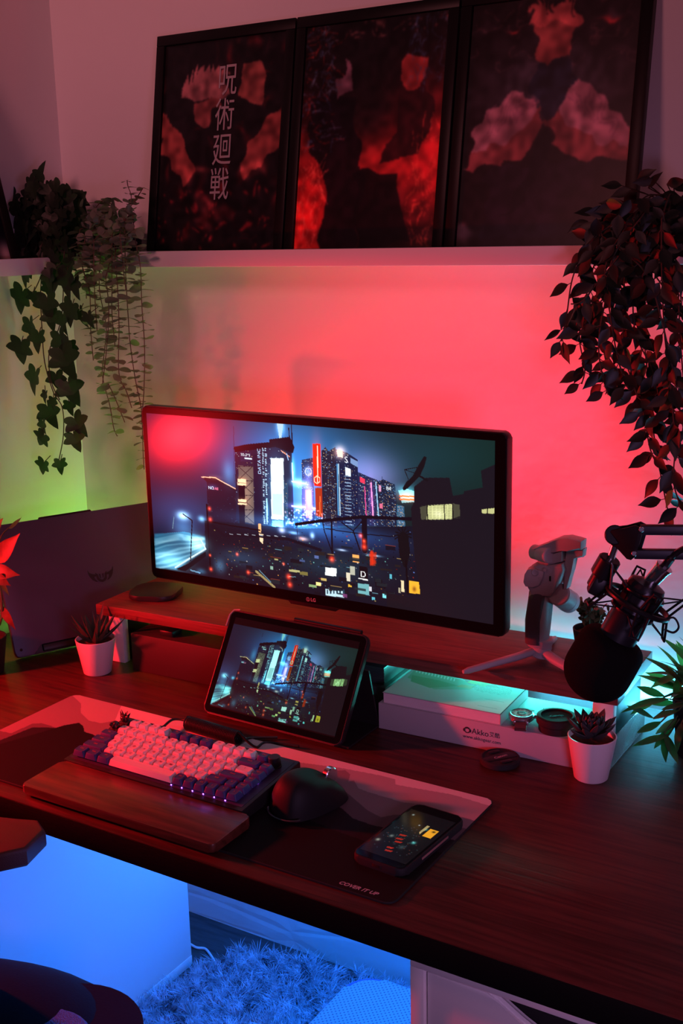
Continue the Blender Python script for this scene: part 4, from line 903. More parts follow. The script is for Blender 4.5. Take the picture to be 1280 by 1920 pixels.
# ================================================================== plants
SOIL = mat('potting_soil', (.10, .035, .02), .95, bump=1., bscale=250)
POTW = mat('white_ceramic', (.80, .76, .77), .45)
def pot_part(par, r0, r1, h, m, wall=.0022):
    b = MB(); b.lathe([(0, 0), (r0-.0015, 0), (r0, .0015), (r1, h-.0008), (r1-.0006, h), (r1-wall, h-.0004), (r1-wall-.001, h-.009), (0, h-.0095)], 48); b.build('pot', m, par)
    b = MB(); b.lathe([(r1-wall-.0012, h-.0088), (r1*.6, h-.0072), (r1*.3, h-.0060), (0, h-.0055)], 24)
    for v in b.b.verts: v.co.z += .0008*noise.noise(v.co*220)
    b.build('soil', SOIL, par)
def leaf(b, base, d, L, W, nrm, prof, curl=0., thick=0., fold=.15, n=8):
    """prof: list of half widths 0..1 along the leaf"""
    base = Vector(base); d = Vector(d).normalized(); nrm = Vector(nrm); s = d.cross(nrm)
    if s.length < 1e-4: s = d.orthogonal()
    s.normalize(); nn_ = s.cross(d).normalized(); k = len(prof); vs = []; fs = []
    for i, pw_ in enumerate(prof):
        t = i/(k-1); c = base+d*(L*t)+nn_*(-curl*L*t*t)
        for q in (-1, 0, 1): vs.append(c+s*(q*W*pw_)+nn_*(fold*W*pw_*abs(q)))
    for i in range(k-1):
        for q in range(2): a = i*3+q; fs.append((a, a+1, a+4, a+3))
    if thick:
        m = len(vs); vs2 = []
        for i in range(k):
            for q in range(3): vs2.append(vs[i*3+q]-nn_*(thick*(prof[i] if q == 1 else prof[i]*.35)))
        vs += vs2; fs += [(f[3]+m, f[2]+m, f[1]+m, f[0]+m) for f in fs[:]]
        for i in range(k-1): a = i*3; fs.append((a, a+3, a+3+m, a+m)); a += 2; fs.append((a+3, a, a+m, a+m+3))
    b.raw(vs, fs, None, True)
LANCE = [.12, .5, .8, .95, 1, .9, .7, .4, .02]
OVATE = [.05, .55, .9, 1, .95, .78, .5, .22, .02]
ROUND = [.12, .7, .95, 1, .95, .72, .12]
# succulents
def rvec(s=1): return Vector((random.gauss(0, s), random.gauss(0, s), random.gauss(0, s)))
p_ = at(185, 1262, z=.001)
t = thing('potted_succulent', 'small white pot with spiky aloe by the riser\'s left leg', 'potted plant', (-.843, .103, .0004))
pot_part(t, .0255, .0365, .066, POTW)
b = MB(); random.seed(4)
for k in range(20):
    a = k*2.4; tl = .25+.9*(k/20)**.8; d = Vector((math.cos(a)*math.sin(tl), math.sin(a)*math.sin(tl), math.cos(tl)))
    leaf(b, (.004*math.cos(a), .004*math.sin(a), .058), d, random.uniform(.055, .08)*(1-.1*tl), .0058, Vector((0, 0, 1))-d*d.z, [.9, 1, .95, .85, .7, .5, .28, .03], curl=-.12*tl, thick=.0045, fold=.35)
b.build('leaves', mat('aloe_green', (.045, .055, .035), .5), t)
t = thing('potted_succulent', 'small white pot with rosette succulent before the riser\'s right leg', 'potted plant', (.0885, .136, .0004))
pot_part(t, .0245, .0350, .066, POTW)
b = MB(); random.seed(9)
for k in range(42):
    a = k*2.39996; f = k/42; tl = .12+1.15*f; d = Vector((math.cos(a)*math.sin(tl), math.sin(a)*math.sin(tl), math.cos(tl)))
    L = .018+.022*f if k < 30 else .042
    leaf(b, (.003*math.cos(a), .003*math.sin(a), .063+.012*(1-f)), d, L, .0062+.0015*f, Vector((0, 0, 1))-d*d.z+Vector((0, 0, .01)), [.5, .75, .95, 1, .95, .8, .5, .05], curl=-.18, thick=.005, fold=.2)
b.build('leaves', mat('rosette_grey', (.045, .05, .05), .55), t)
# long-leaf plant at right
t = thing('potted_houseplant', 'bushy plant with long pointed green leaves in black pot, right photo edge', 'potted plant', (.206, .285, .0004))
pot_part(t, .034, .044, .085, MATTE, .003)
b = MB(); st = MB(); random.seed(12); bs = t.location; LF = []
tips = [((1242, 1250), (1268, 1275), .235), ((1220, 1283), (1262, 1268), .26), ((1193, 1287), (1235, 1302), .26), ((1183, 1332), (1220, 1318), .27), ((1176, 1323), (1215, 1342), .24), ((1194, 1376), (1230, 1358), .22), ((1232, 1372), (1265, 1352), .24), ((1186, 1397), (1240, 1382), .22), ((1226, 1400), (1252, 1372), .25), ((1270, 1427), (1250, 1385), .22), ((1247, 1428), (1246, 1385), .24), ((1264, 1405), (1275, 1365), .21), ((1279, 1258), (1266, 1300), .25), ((1210, 1318), (1255, 1318), .29), ((1240, 1335), (1275, 1322), .22), ((1225, 1345), (1262, 1335), .21)]
for (q0, q1, y) in tips:
    a = at(*q1, y=y+.012); c_ = at(*q0, y=y-.012); d = c_-a; a2 = a-d*.25
    leaf(b, a2-bs, d, d.length*1.28, .0062, Vector((0, 0, 1))+rvec(.3)+Vector((0, -.8, 0)), LANCE, curl=random.uniform(-.1, .25), fold=.25)
    st.tube(bez([a2-bs, (a2-bs)*.55+Vector((0, 0, .05)), (0, 0, .08)], 5), .0012, 5)
for k in range(44):
    a = random.uniform(0, 2*PI); tl = random.uniform(.1, 1.5); d = Vector((math.cos(a)*math.sin(tl), math.sin(a)*math.sin(tl), math.cos(tl)+.1))
    o_ = d*random.uniform(.02, .055)+Vector((0, 0, .085)); leaf(b, o_, d+rvec(.25), random.uniform(.05, .075), .0065, Vector((0, 0, 1))+rvec(.3), LANCE, curl=random.uniform(.1, .5), fold=.25)
    if k % 3 == 0: st.tube([o_, (0, 0, .08)], .0012, 5)
b.build('foliage', translucent(mat('bright_leaf', (.030, .095, .032), .45, var=.4, vscale=40), .22), t); st.build('stems', mat('leaf_stem', (.05, .09, .03), .6), t)
# tiny boxwood on riser
t = thing('potted_houseplant', 'tiny small leaved plant on the riser behind the microphone', 'potted plant', (.012, .335, .1145), (0, 0, 0))
pot_part(t, .022, .028, .040, MATTE)
b = MB(); st = MB(); random.seed(21); bs = t.location
for k in range(26):
    a = random.uniform(0, 2*PI); r = random.uniform(.2, 1); tip = Vector((math.cos(a)*.034*r, math.sin(a)*.03*r, .045+.030*random.random()*(1.2-.4*r)+.008)); st.tube(bez([(0, 0, .034), tip*.6, tip], 4), .0009, 5)
    for q in range(9):
        f = .45+.55*q/8; c_ = Vector((0, 0, .034)).lerp(tip, f); leaf(b, c_, rvec()+Vector((0, 0, .3)), .0115, .0036, rvec(), ROUND, fold=.1)
b.build('foliage', mat('box_leaf', (.05, .075, .03), .5), t); st.build('stems', mat('leaf_stem', (.05, .09, .03), .6), t)

# --- ivy on the left shelf corner
IV = [(0, -.04), (.17, -.25), (.48, -.26), (.43, .02), (.68, .28), (.31, .42), (.0, 1.0), (-.31, .42), (-.68, .28), (-.43, .02), (-.48, -.26), (-.17, -.25)]
IV2 = []
for k_ in range(12):      # rounder lobe edges
    (xa, ya), (xb, yb) = IV[k_], IV[(k_+1) % 12]; IV2.append((xa, ya)); ex, ey = xb-xa, yb-ya; l_ = math.hypot(ex, ey)
    for t_ in (.33, .67): IV2.append((xa+ex*t_+ey/l_*.035, ya+ey*t_-ex/l_*.035))
IV = IV2
def ivy_leaf(b, c_, L, down, nrm):
    d = Vector(down).normalized(); s = d.cross(Vector(nrm)).normalized(); n_ = s.cross(d).normalized()
    vs = [Vector(c_)]+[Vector(c_)+d*(y*L*.85)+s*(x*L*.85)+n_*(.16*L*abs(x)-.22*L*max(0, y)**2) for x, y in IV]
    vs.append(Vector(c_)+d*(.42*L)-n_*.02*L)
    m = len(vs)-1; fs = [(m, i, i % 36+1) for i in range(1, 37)]
    b.raw(vs, fs, None, True)
t = thing('ivy_plant', 'dark trailing ivy hanging from the ledge in the left corner', 'hanging plant', (-1.09, .385, .7325)); bs = t.location
pot_part(t, .032, .040, .07, MATTE, .003)
b = MB(); st = MB(); random.seed(33); IY = .275
vines = [[(74, 470), (77, 520), (76, 560), (79, 620), (84, 680), (100, 735), (117, 765), (119, 815), (110, 865)], [(120, 480), (118, 560), (112, 610), (92, 660), (96, 715), (112, 750)], [(130, 500), (128, 570), (118, 620)], [(76, 520), (64, 545), (58, 548)]]
for v in vines:
    P = [at(x, y, y=IY+.02*math.sin(i))-bs for i, (x, y) in enumerate(v)]
    st.tube(bez([(0, -.02, .07), (P[0]*.6+Vector((0, 0, .05)))]+P, 6), .0011, 5)
lv = [(50, 520, 44, -30), (42, 565, 48, -20), (62, 560, 24, 0), (88, 575, 44, 10), (56, 620, 44, 5), (40, 660, 46, -10), (72, 640, 36, 0), (105, 520, 40, 0), (125, 530, 46, 10), (135, 590, 44, -20), (118, 605, 38, 0), (150, 595, 34, 20), (112, 645, 46, 10), (118, 680, 54, 30), (130, 655, 30, 0), (66, 715, 46, -20), (128, 735, 48, 30), (105, 715, 34, 0), (90, 780, 44, 15), (80, 800, 26, 0), (140, 800, 40, 30), (138, 828, 34, 20), (82, 828, 32, -40), (82, 878, 30, -30), (113, 875, 26, 20), (100, 757, 22, 0), (85, 745, 22, 0), (130, 765, 26, 10), (92, 525, 36, 0), (140, 540, 34, 10), (165, 600, 28, 15), (95, 600, 34, 0), (90, 545, 30, 0)]
for x, y, L, tw_ in lv:
    c_ = at(x, y-L*.35, y=IY+random.uniform(-.02, .02))-bs; a = math.radians(tw_)
    ivy_leaf(b, c_, L*.00122, (math.sin(a)+random.uniform(-.15, .15), random.uniform(-.3, .1), -math.cos(a)), (random.uniform(-.4, .4), -1, random.uniform(-.1, .6)))
    st.tube([c_, c_+Vector((random.uniform(-.012, .02), .008, .014))], .0008, 4)
# mound above the pot
top = [(75, 315, 50, 160), (85, 345, 50, 60), (125, 350, 52, 110), (30, 355, 52, -80), (55, 350, 50, 170), (150, 405, 42, 40), (140, 365, 40, 60), (100, 375, 46, 10), (50, 390, 50, -30), (20, 375, 40, -70)]
for x, y, L, tw_ in top:
    c_ = at(x, y+22, y=.33+random.uniform(-.03, .03))-bs; a = math.radians(tw_)
    ivy_leaf(b, c_, L*.0009, (math.sin(a), random.uniform(-.2, .1), -math.cos(a)), (random.uniform(-.3, .3), -1, random.uniform(-.1, .3)))
for k in range(210):
    x = random.gauss(88, 30); y = random.uniform(345, 500); x = max(28, min(150, x)) 
    c_ = at(x, y, y=random.uniform(.27, .38))-bs; a = random.gauss(0, .7)
    ivy_leaf(b, c_, random.uniform(.028, .042), (math.sin(a), random.uniform(-.4, .1), -math.cos(a)), (random.uniform(-.6, .6), -1, random.uniform(0, .9)))
b.build('foliage', translucent(mat('ivy_green', (.013, .027, .014), .5, var=.35, vscale=30), .3), t); st.build('vines', mat('vine_brown', (.05, .03, .02), .7), t)

# --- eucalyptus
t = thing('eucalyptus_plant', 'grey green trailing plant with round paired leaves left of the posters', 'hanging plant', (-.965, .385, .7325)); bs = t.location
pot_part(t, .030, .036, .06, MATTE, .003)
b = MB(); st = MB(); random.seed(41)
EU = [[(160, 440), (157, 470), (155, 503), (168, 548), (170, 617), (175, 676)], [(192, 450), (187, 500), (187, 548), (199, 610), (196, 658), (192, 703), (206, 761), (213, 802), (220, 818)],
      [(210, 440), (210, 480), (210, 538), (210, 589), (216, 651)], [(215, 480), (220, 534), (223, 606), (223, 699), (237, 734), (247, 765)], [(234, 410), (235, 500), (240, 589), (244, 644), (254, 713), (264, 761), (266, 795)],
      [(249, 404), (254, 452), (263, 500), (266, 575), (271, 651), (270, 727), (267, 778), (268, 840), (270, 880)], [(203, 720), (215, 745), (234, 792)], [(198, 520), (204, 580), (200, 650), (192, 720)],
      [(165, 420), (176, 395), (190, 378), (205, 372), (222, 378)], [(230, 430), (236, 400), (250, 380), (262, 362), (268, 352)], [(240, 400), (246, 370), (240, 350), (238, 338)], [(175, 440), (180, 410), (196, 395), (206, 400)], [(150, 430), (146, 470), (160, 520), (162, 560)], [(176, 450), (176, 500), (178, 560), (182, 620)], [(225, 440), (228, 470), (232, 510), (236, 545)]]
for s_i, v in enumerate(EU):
    yy = .275+.02*math.sin(s_i*1.7)+(.05 if s_i in (8, 9, 10, 11) else 0)
    P = [at(x, y, y=yy)-bs for x, y in v]; path = bez(P, 10); st.tube(path, .0009, 5)
    if s_i not in (6,): st.tube(bez([(0, -.01, .055), P[0]*.5+Vector((0, 0, .04)), P[0]], 6), .0009, 5)
    dist = 0; nxt = .004; tot = sum((q-p).length for p, q in zip(path, path[1:])); run = 0
    for p0_, p1_ in zip(path, path[1:]):
        seg = (p1_-p0_).length; run += seg; dist += seg
        if dist >= nxt:
            dist = 0; nxt = random.uniform(.0105, .0145); f = run/tot; sz = random.uniform(.75, 1.2)*(1.0-.35*f)
            a = random.uniform(-.5, .5)+(PI/2 if random.random() < .22 else 0); tdir = (p1_-p0_).normalized()
            for sg in (-1, 1):
                d = Vector((sg*math.cos(a), sg*math.sin(a), -.05+random.uniform(-.25, .35)))
                leaf(b, p1_, d, .026*sz*(.55 if random.random() < .15 else 1), .0125*sz, Vector((0, 0, 1))+rvec(.25), ROUND, curl=.15, fold=.12)
for k in range(190):
    x = random.gauss(205, 32); y = random.uniform(385, 520)
    if x < 150 or x > 268: continue
    c_ = at(x, y, y=random.uniform(.27, .36))-bs; leaf(b, c_, rvec()+Vector((0, 0, .2)), random.uniform(.015, .022), .008, rvec()+Vector((0, -.6, .6)), ROUND, curl=.15, fold=.1)
b.build('foliage', translucent(mat('eucalyptus_leaf', (.17, .17, .14), .6, var=.25, vscale=40), .25), t); st.build('stems', mat('eucalyptus_stem', (.13, .07, .05), .6), t)

# --- trailing plant right
t = thing('trailing_plant', 'dark pointed leaf trailing plant cascading from the ledge at right', 'hanging plant', (.105, .385, .7325)); bs = t.location
pot_part(t, .034, .044, .08, MATTE, .003)
b = MB(); st = MB(); random.seed(52)
RV = [[(1165, 410), (1110, 450), (1075, 515), (1062, 590), (1052, 640)], [(1180, 410), (1125, 470), (1100, 550), (1086, 630), (1096, 690), (1090, 720)], [(1200, 410), (1150, 480), (1135, 560), (1122, 640), (1128, 700), (1140, 740)],
      [(1210, 410), (1175, 490), (1168, 590), (1172, 670), (1195, 745)], [(1225, 410), (1205, 500), (1206, 620), (1216, 720), (1226, 820), (1240, 900), (1252, 960)], [(1240, 410), (1240, 500), (1245, 620), (1256, 720), (1265, 830), (1262, 900), (1275, 950)],
      [(1250, 410), (1268, 500), (1275, 640), (1285, 760), (1290, 850)], [(1190, 420), (1140, 510), (1112, 590), (1140, 670), (1196, 740), (1218, 840), (1232, 870)], [(1170, 430), (1135, 500), (1145, 600), (1160, 680), (1178, 730)], [(1215, 430), (1190, 520), (1190, 620), (1225, 700), (1240, 780)], [(1230, 520), (1260, 560), (1276, 580), (1275, 545)], [(1180, 480), (1215, 520), (1240, 600), (1262, 700), (1280, 800)], [(1130, 560), (1100, 600), (1080, 640)], [(1245, 700), (1220, 760), (1215, 800)], [(1160, 480), (1120, 530), (1090, 565), (1070, 570)]]
def ovleaf(c_, d, L): leaf(b, c_, d, L, L*.25, (random.uniform(-.8, .8), -1, random.uniform(-.4, .9)), OVATE, curl=random.uniform(-.1, .25), fold=.25)
for s_i, v in enumerate(RV):
    yy = .27+.035*math.sin(s_i*2.1)
    P = [at(x, y, y=yy)-bs for x, y in v]; path = bez(P, 10); st.tube(path, .0011, 5)
    if s_i < 10: st.tube(bez([(0, -.01, .07), P[0]*.5+Vector((0, 0, .06)), P[0]], 6), .0011, 5)
    dist = 0; sg = 1
    for p0_, p1_ in zip(path, path[1:]):
        dist += (p1_-p0_).length
        if dist >= .0135:
            dist = 0; sg = -sg; a = random.uniform(.2, 1.25)
            for g_ in ((sg,) if random.random() < .45 else (sg, -sg)):
                d = Vector((g_*math.sin(a), random.uniform(-.5, .3), -math.cos(a))); c_ = p1_+d*.006; st.tube([p1_, c_], .0007, 4); ovleaf(c_, d, random.uniform(.026, .037))
for k in range(190):
    x = random.uniform(1100, 1290); y = random.uniform(372, 500)
    if y < 400 and x < 1290-(y-320)*3.4+40 and x < 1140: continue
    if x < 1180-(y-340)*1.2: continue
    c_ = at(x, y, y=random.uniform(.24, .37))-bs; a = random.uniform(-2, 2); ovleaf(c_, Vector((math.sin(a), random.uniform(-.6, .2), -math.cos(a)*.7)), random.uniform(.026, .036))
for x, y, a in ((1165, 348, -1.6), (1195, 335, 2.0), (1225, 338, -1.5), (1250, 345, 1.7), (1262, 350, 1.4), (1182, 355, -1.2), (1240, 365, 1.5), (1275, 372, 1.6), (1215, 352, 2.4)):
    c_ = at(x, y, y=.33)-bs; ovleaf(c_, Vector((math.sin(a), -.2, -math.cos(a))), .03); st.tube([c_, c_*.6+Vector((0, 0, .03)), (0, 0, .07)], .0009, 4)
b.build('foliage', mat('pothos_leaf', (.009, .013, .008), .45, var=.4, vscale=35), t); st.build('vines', mat('vine_brown', (.05, .03, .02), .7), t)

# --- flower plant left edge
t = thing('flowering_plant', 'plant with red bracts and green leaves at the left photo edge before the laptop', 'potted plant', (-1.02, .005, .0004)); bs = t.location
pot_part(t, .026, .036, .07, MATTE, .003)
b = MB(); g_ = MB(); st = MB()
YL = -.01
def lf(mb, q0, q1, y, W, crl=.1, nrm=(.3, -1, .3)):
    a = at(*q0, y=y)-bs; c_ = at(*q1, y=y)-bs; leaf(mb, a, c_-a, (c_-a).length, W, nrm, OVATE, curl=crl, fold=.3)
b.b.free(); BR_ = mat('red_bract', (.11, .04, .015), .5, var=.5, vscale=45)
for a_ in (((-6, 1055), (31, 1002), YL, .016, .1), ((-14, 1068), (27, 1078), YL-.01, .0135, .25), ((-10, 1078), (14, 1098), YL-.015, .010, .3), ((2, 1135), (27, 1182), YL, .008, .1), ((-8, 1120), (-30, 1170), YL, .012), ((-14, 1060), (-50, 1040), YL, .016), ((-14, 1060), (-30, 1010), YL, .014)):
    b = MB(); lf(b, *a_); o = b.build('bract', BR_, t); o['label'] = 'orange red bract'
lf(g_, (16, 990), (54, 978), YL+.05, .0075, -.3, (.2, -.7, .8)); lf(g_, (-12, 1000), (3, 972), YL+.05, .009); lf(g_, (0, 1085), (16, 1118), YL, .005)
for q in ((-8, 1070), (0, 1095), (2, 1150)): st.tube(bez([at(*q, y=YL)-bs, at(3, 1160, y=YL)-bs, (0, 0, .062)], 6), .0018, 6)
st.tube(bez([at(16, 990, y=YL+.05)-bs, at(-5, 1030, y=YL+.03)-bs, (0, 0, .062)], 6), .0012, 6)
g_.build('foliage', mat('bright_leaf', (.030, .095, .032), .45), t); st.build('stems', mat('leaf_stem', (.05, .09, .03), .6), t)

# ================================================================== laptop leaning in the corner
d1 = Vector((.42, .907, 0)).normalized(); nl = Vector((-.907, .42, 0))       # nl points to the wall side
lean = math.radians(21); upl = (Vector((0, 0, 1))*math.cos(lean)+nl*math.sin(lean)); back = d1.cross(upl).normalized()
back = -back if back.dot(nl) < 0 else back
lp = thing('laptop', 'closed dark grey laptop leaning upright in the left corner, winged emblem outward', 'laptop')
lp.matrix_basis = mat_from((-1.012, .064, .0006+.022*math.sin(lean)), d1, upl, d1.cross(upl)); sgn = 1 if d1.cross(upl).dot(nl) > 0 else -1
LW, LH = .36, .256
LIDM = mat('laptop_lid', (.065, .07, .12), .45, metal=.3)
F_ = lambda z0, z1: (min(sgn*z0, sgn*z1), max(sgn*z0, sgn*z1))
b = MB(); z0, z1 = F_(.0085, .022); b.prism(rrect(0.003, LW-.003, 0.0, LH-.002, .010), z0, z1, bev=.002); b.build('base_body', mat('laptop_base', (.02, .02, .022), .5), lp)
b = MB(); z0, z1 = F_(0, .0075)
pts = [(0, .012), (.003, .003), (.010, 0), (.036, 0), (.050, .018), (LW-.050, .018), (LW-.036, 0), (LW-.010, 0), (LW-.003, .003), (LW, .012), (LW, LH-.008), (LW-.008, LH), (.008, LH), (0, LH-.008)]
b.prism(pts, z0, z1, bev=.0012); b.build('lid', LIDM, lp)
b = MB(); z0, z1 = F_(.002, .014); b.box(.055, LW-.055, .002, .017, z0, z1, .003); b.build('hinge_bar', BLACK, lp)
b = MB(); z0, z1 = F_(.001, .009); b.prism([(.095, LH-.001), (.205, LH-.001), (.202, LH+.0035), (.098, LH+.0035)], z0, z1, bev=.0008); b.build('lid_lip', BLACK, lp)
b = MB(); z0, z1 = F_(-.0004, .0002)
half = [[(x*.00024, y*.00024) for x, y in q] for q in ([(112, 50), (97, 25), (72, 12), (45, 4), (47, -12), (64, -13), (58, -35), (38, -58), (57, -55), (82, -36), (99, -10), (108, 18)], [(50, 22), (30, 2), (24, -30), (6, -46), (0, -46), (0, -68), (27, -58), (42, -40), (46, -12)], [(20, 8), (8, 2), (8, -34), (17, -26)])]
for sx in (-1, 1):
    for hp in half: b.prism([(.197+sx*x, .128+y) for x, y in hp], z0, z1)
o = b.build('emblem', mat('emblem_dark', (.012, .011, .014), .4), lp); o['label'] = 'dark winged shield emblem'
b = MB(); z0, z1 = F_(-.0003, .0002); b.prism([(.012+.0028*math.cos(a), .014+.0028*math.sin(a)) for a in np.linspace(0, 2*PI, 16, endpoint=False)], z0, z1); b.build('corner_screw', BLACK, lp)

# ================================================================== phone gimbal on tripod
GY = .262
def G(x, y, dy=0.): return at(x, y, y=GY+dy)
base = at(1010, 1240, y=GY)
gb = thing('phone_gimbal', 'grey handheld phone gimbal standing folded on a mini tripod on the riser', 'phone gimbal', (base.x, GY, .1145)); bs = gb.location
def GP(x, y, dy=0.): return G(x, y, dy)-bs
b = MB(); b.cyl((0, 0, .0075), GP(1016, 1208), .0155, .0165); b.cyl(GP(1014, 1212), GP(1017, 1195), .0165, .0175); b.build('tripod_hub', GREYM, gb)
feet = [at(868, 1261, z=.118)-bs, at(1040, 1198, z=.118)-bs, at(1100, 1274, z=.118)-bs]
for f_ in feet:
    h_ = Vector((0, 0, .016)); d = (f_-h_); b = MB(); d2 = Vector((d.x, d.y, 0)).normalized()
    b.tube([h_+d2*.012, h_+d*.3, f_-d*.06+Vector((0, 0, .001)), f_+Vector((0, 0, .0012))], [.0085, .0082, .0065, .004], 10, flat=.75); b.build('leg', GREYM, gb)
# grip: lofted rounded section along the tilted handle
def loft(b, secs, n=24, e=.8):
    rings = []
    for (c_, rx, ry) in secs:
        ring = []
        for i in range(n):
            a = 2*PI*i/n; ca, sa = math.cos(a), math.sin(a)
            ring.append(b.b.verts.new(Vector(c_)+Vector((rx*math.copysign(abs(ca)**e, ca), ry*math.copysign(abs(sa)**e, sa), 0))))
        rings.append(ring)
    for A, B in zip(rings, rings[1:]):
        for j in range(n): b.b.faces.new((A[j], A[(j+1) % n], B[(j+1) % n], B[j]))
    b.b.faces.new(rings[0][::-1]); b.b.faces.new(rings[-1]); b._fin([v for R in rings for v in R], None, True)
px2m = lambda w_: w_*.00078
b = MB(); loft(b, [(GP(1009, 1209), px2m(20), .017), (GP(1007, 1201), px2m(22), .0185), (GP(1010, 1160), px2m(24), .020), (GP(1015, 1110), px2m(24), .019), (GP(1021, 1092), px2m(24), .019), (GP(1025, 1075), px2m(33), .021), (GP(1030, 1062), px2m(35), .022), (GP(1036, 1055), px2m(30), .020)]); b.build('handle', GREYM, gb)
b = MB(); loft(b, [(GP(1004, 1203, -.0025), px2m(19.5), .0185), (GP(1006, 1160, -.0025), px2m(21.5), .0198), (GP(1012, 1118, -.0025), px2m(21), .0192), (GP(1016, 1108, -.0025), px2m(18), .0175)]); b.build('rubber_grip', RUBBER, gb)
# tilted control face (upper part of handle)
def slab(b, pts, dy0, dy1, bev=.001):       # outline in photo pixels on the gimbal plane, depth dy0..dy1
    P = [GP(*q) for q in pts]; b.prism([(p.x, p.z) for p in P], dy0, dy1, Matrix(((1, 0, 0, 0), (0, 0, 1, 0), (0, 1, 0, 0), (0, 0, 0, 1))), bev=bev)
b = MB(); slab(b, [(994, 1070), (992, 1084), (996, 1092), (1010, 1094), (1022, 1090), (1029, 1075), (1031, 1064), (1010, 1058), (1000, 1060)], -.026, -.015, .0025); b.build('control_panel', mat('panel_grey', (.45, .40, .40), .5), gb)
ctl = Matrix.Rotation(PI/2, 4, 'X')
b = MB(); q = GP(1003, 1073, -.026); b.lathe([(0, .0), (.0058, 0), (.0058, .001), (.0046, .0028), (.0030, .0022), (0, .0018)], 24, Matrix.Translation(q) @ ctl); b.build('joystick', GREYM, gb)
for x, y in ((1021, 1069), (1012, 1085)):
    b = MB(); q = GP(x, y, -.026); b.lathe([(0, 0), (.0028, 0), (.0028, .0008), (0, .0012)], 16, Matrix.Translation(q) @ ctl); b.build('button', mat('panel_grey', (.45, .40, .40), .5), gb)
b = MB(); q = GP(1031, 1085, -.0215); b.box(q.x-.0012, q.x+.0012, q.y-.001, q.y+.001, q.z-.004, q.z+.004, .0006, M=None); b.build('zoom_slot', BLACK, gb)
b = MB(); slab(b, [(994, 1074), (997, 1060), (1010, 1054), (1040, 1054), (1062, 1051), (1065, 1064), (1058, 1086), (1046, 1104), (1038, 1114), (1006, 1112), (997, 1098), (992, 1086)], -.0205, .018, .006); b.build('control_head', GREYM, gb)
b = MB(); b.cyl(GP(1000, 1034, -.004), GP(1030, 1042, -.020), .0115, n=28); b.build('pan_motor', GREYM, gb)
b = MB(); b.cyl(GP(1012, 1037, -.010), GP(1031, 1042, -.0215), .0125, n=28); b.build('motor_cap', mat('gimbal_light', (.48, .47, .50), .45), gb)
b = MB(); slab(b, [(1006, 1024), (1056, 1004), (1072, 1003), (1098, 1010), (1097, 1026), (1070, 1024), (1060, 1027), (1040, 1034), (1022, 1030)], -.020, .006, .003); b.build('phone_clamp', GREYM, gb)
b = MB(); slab(b, [(1036, 1036), (1061, 1028), (1061, 1048), (1034, 1055)], -.018, .010, .002); b.build('roll_motor', GREYM, gb)
b = MB(); slab(b, [(1062, 1028), (1097, 1028), (1095, 1043), (1076, 1042), (1074, 1070), (1066, 1102), (1057, 1104), (1064, 1062)], -.008, .010, .0025); b.build('swing_arm', GREYM, gb)
b = MB(); b.cyl(GP(1047, 1114, -.010), GP(1063, 1126, .022), .0175, n=32); b.build('tilt_motor', GREYM, gb)
b = MB(); b.cyl(GP(1061, 1125, .018), GP(1068, 1129, .030), .0178, n=32); b.build('motor_cap', mat('gimbal_light', (.48, .47, .50), .45), gb)

# ================================================================== microphone on boom arm
KYP = .0
def M_(x, y, dy=0.): return at(x, y, y=KYP+dy)
m_per = (M_(1130, 1240)-M_(1131, 1240)).length
A0 = M_(1117, 1262, -.012); A1 = M_(1215, 1095, .012); axm = (A1-A0).normalized()
QM = (A1-A0).to_track_quat('Z', 'Y').to_matrix().to_4x4()
mic = thing('microphone', 'black studio microphone with foam cap in a shock mount hanging over the riser', 'microphone'); mic.location = A0; bs = mic.location
MM = QM.copy()
FOAM = mat('foam_black', (.006, .006, .006), .95, bump=.5, bscale=900, spec=.08)
R_ = 61*m_per
b = MB(); b.lathe([(R_*math.cos(a), R_*(.1+.92*math.sin(a))) for a in np.linspace(-PI/2, 0, 12)]+[(R_, R_*.4), (R_*.99, R_*.75)]+[(R_*(.64+.35*math.cos(a)), R_*(.85+.42*math.sin(a))) for a in np.linspace(.1, PI/2, 8)]+[(0, R_*1.27)], 64, MM); b.build('foam_windscreen', FOAM, mic)
rb = 34*m_per; L_ = (M_(1117, 1262)-M_(1205, 1108)).length
b = MB(); b.lathe([(0, R_*1.0), (rb, R_*1.0), (rb, L_*.98), (rb*.93, L_*1.02), (rb*.5, L_*1.05), (0, L_*1.05)], 40, MM); b.build('mic_body', mat('mic_satin', (.018, .018, .022), .32, metal=.3), mic)
rr = 46*m_per
def ring(b, z, r, w_): b.tube([MM @ Vector((r*math.cos(a), r*math.sin(a), z)) for a in np.linspace(0, 2*PI, 40, endpoint=False)], w_, 8, closed=True)
b = MB(); zc = L_*.80; ring(b, zc+.016, rr*.80, .0028); ring(b, zc-.012, rr*.80, .0028)
for a in np.linspace(.3, 2*PI+.3, 6, endpoint=False): b.tube([MM @ Vector((rr*.8*math.cos(a), rr*.8*math.sin(a), zc+.016)), MM @ Vector((rr*.8*math.cos(a), rr*.8*math.sin(a), zc-.012))], .0022, 6)
b.build('inner_cradle', BLACK, mic)
b = MB(); ring(b, zc+.002, rr*1.25, .0036)
for a in np.linspace(.1, 2*PI+.1, 4, endpoint=False):
    e1 = Vector((math.cos(a), math.sin(a), 0)); e2 = Vector((-math.sin(a), math.cos(a), 0))
    for zz in (.030, -.030):
        P = [MM @ (e1*rr*q+e2*s_+Vector((0, 0, zc+.002+z_))) for q, s_, z_ in ((1.22, -.008, 0), (1.50, -.007, zz*.7), (1.62, -.006, zz), (1.62, .006, zz), (1.50, .007, zz*.7), (1.22, .008, 0))]
        b.tube(P, .0017, 6)
b.build('shock_mount', BLACK, mic)
b = MB()
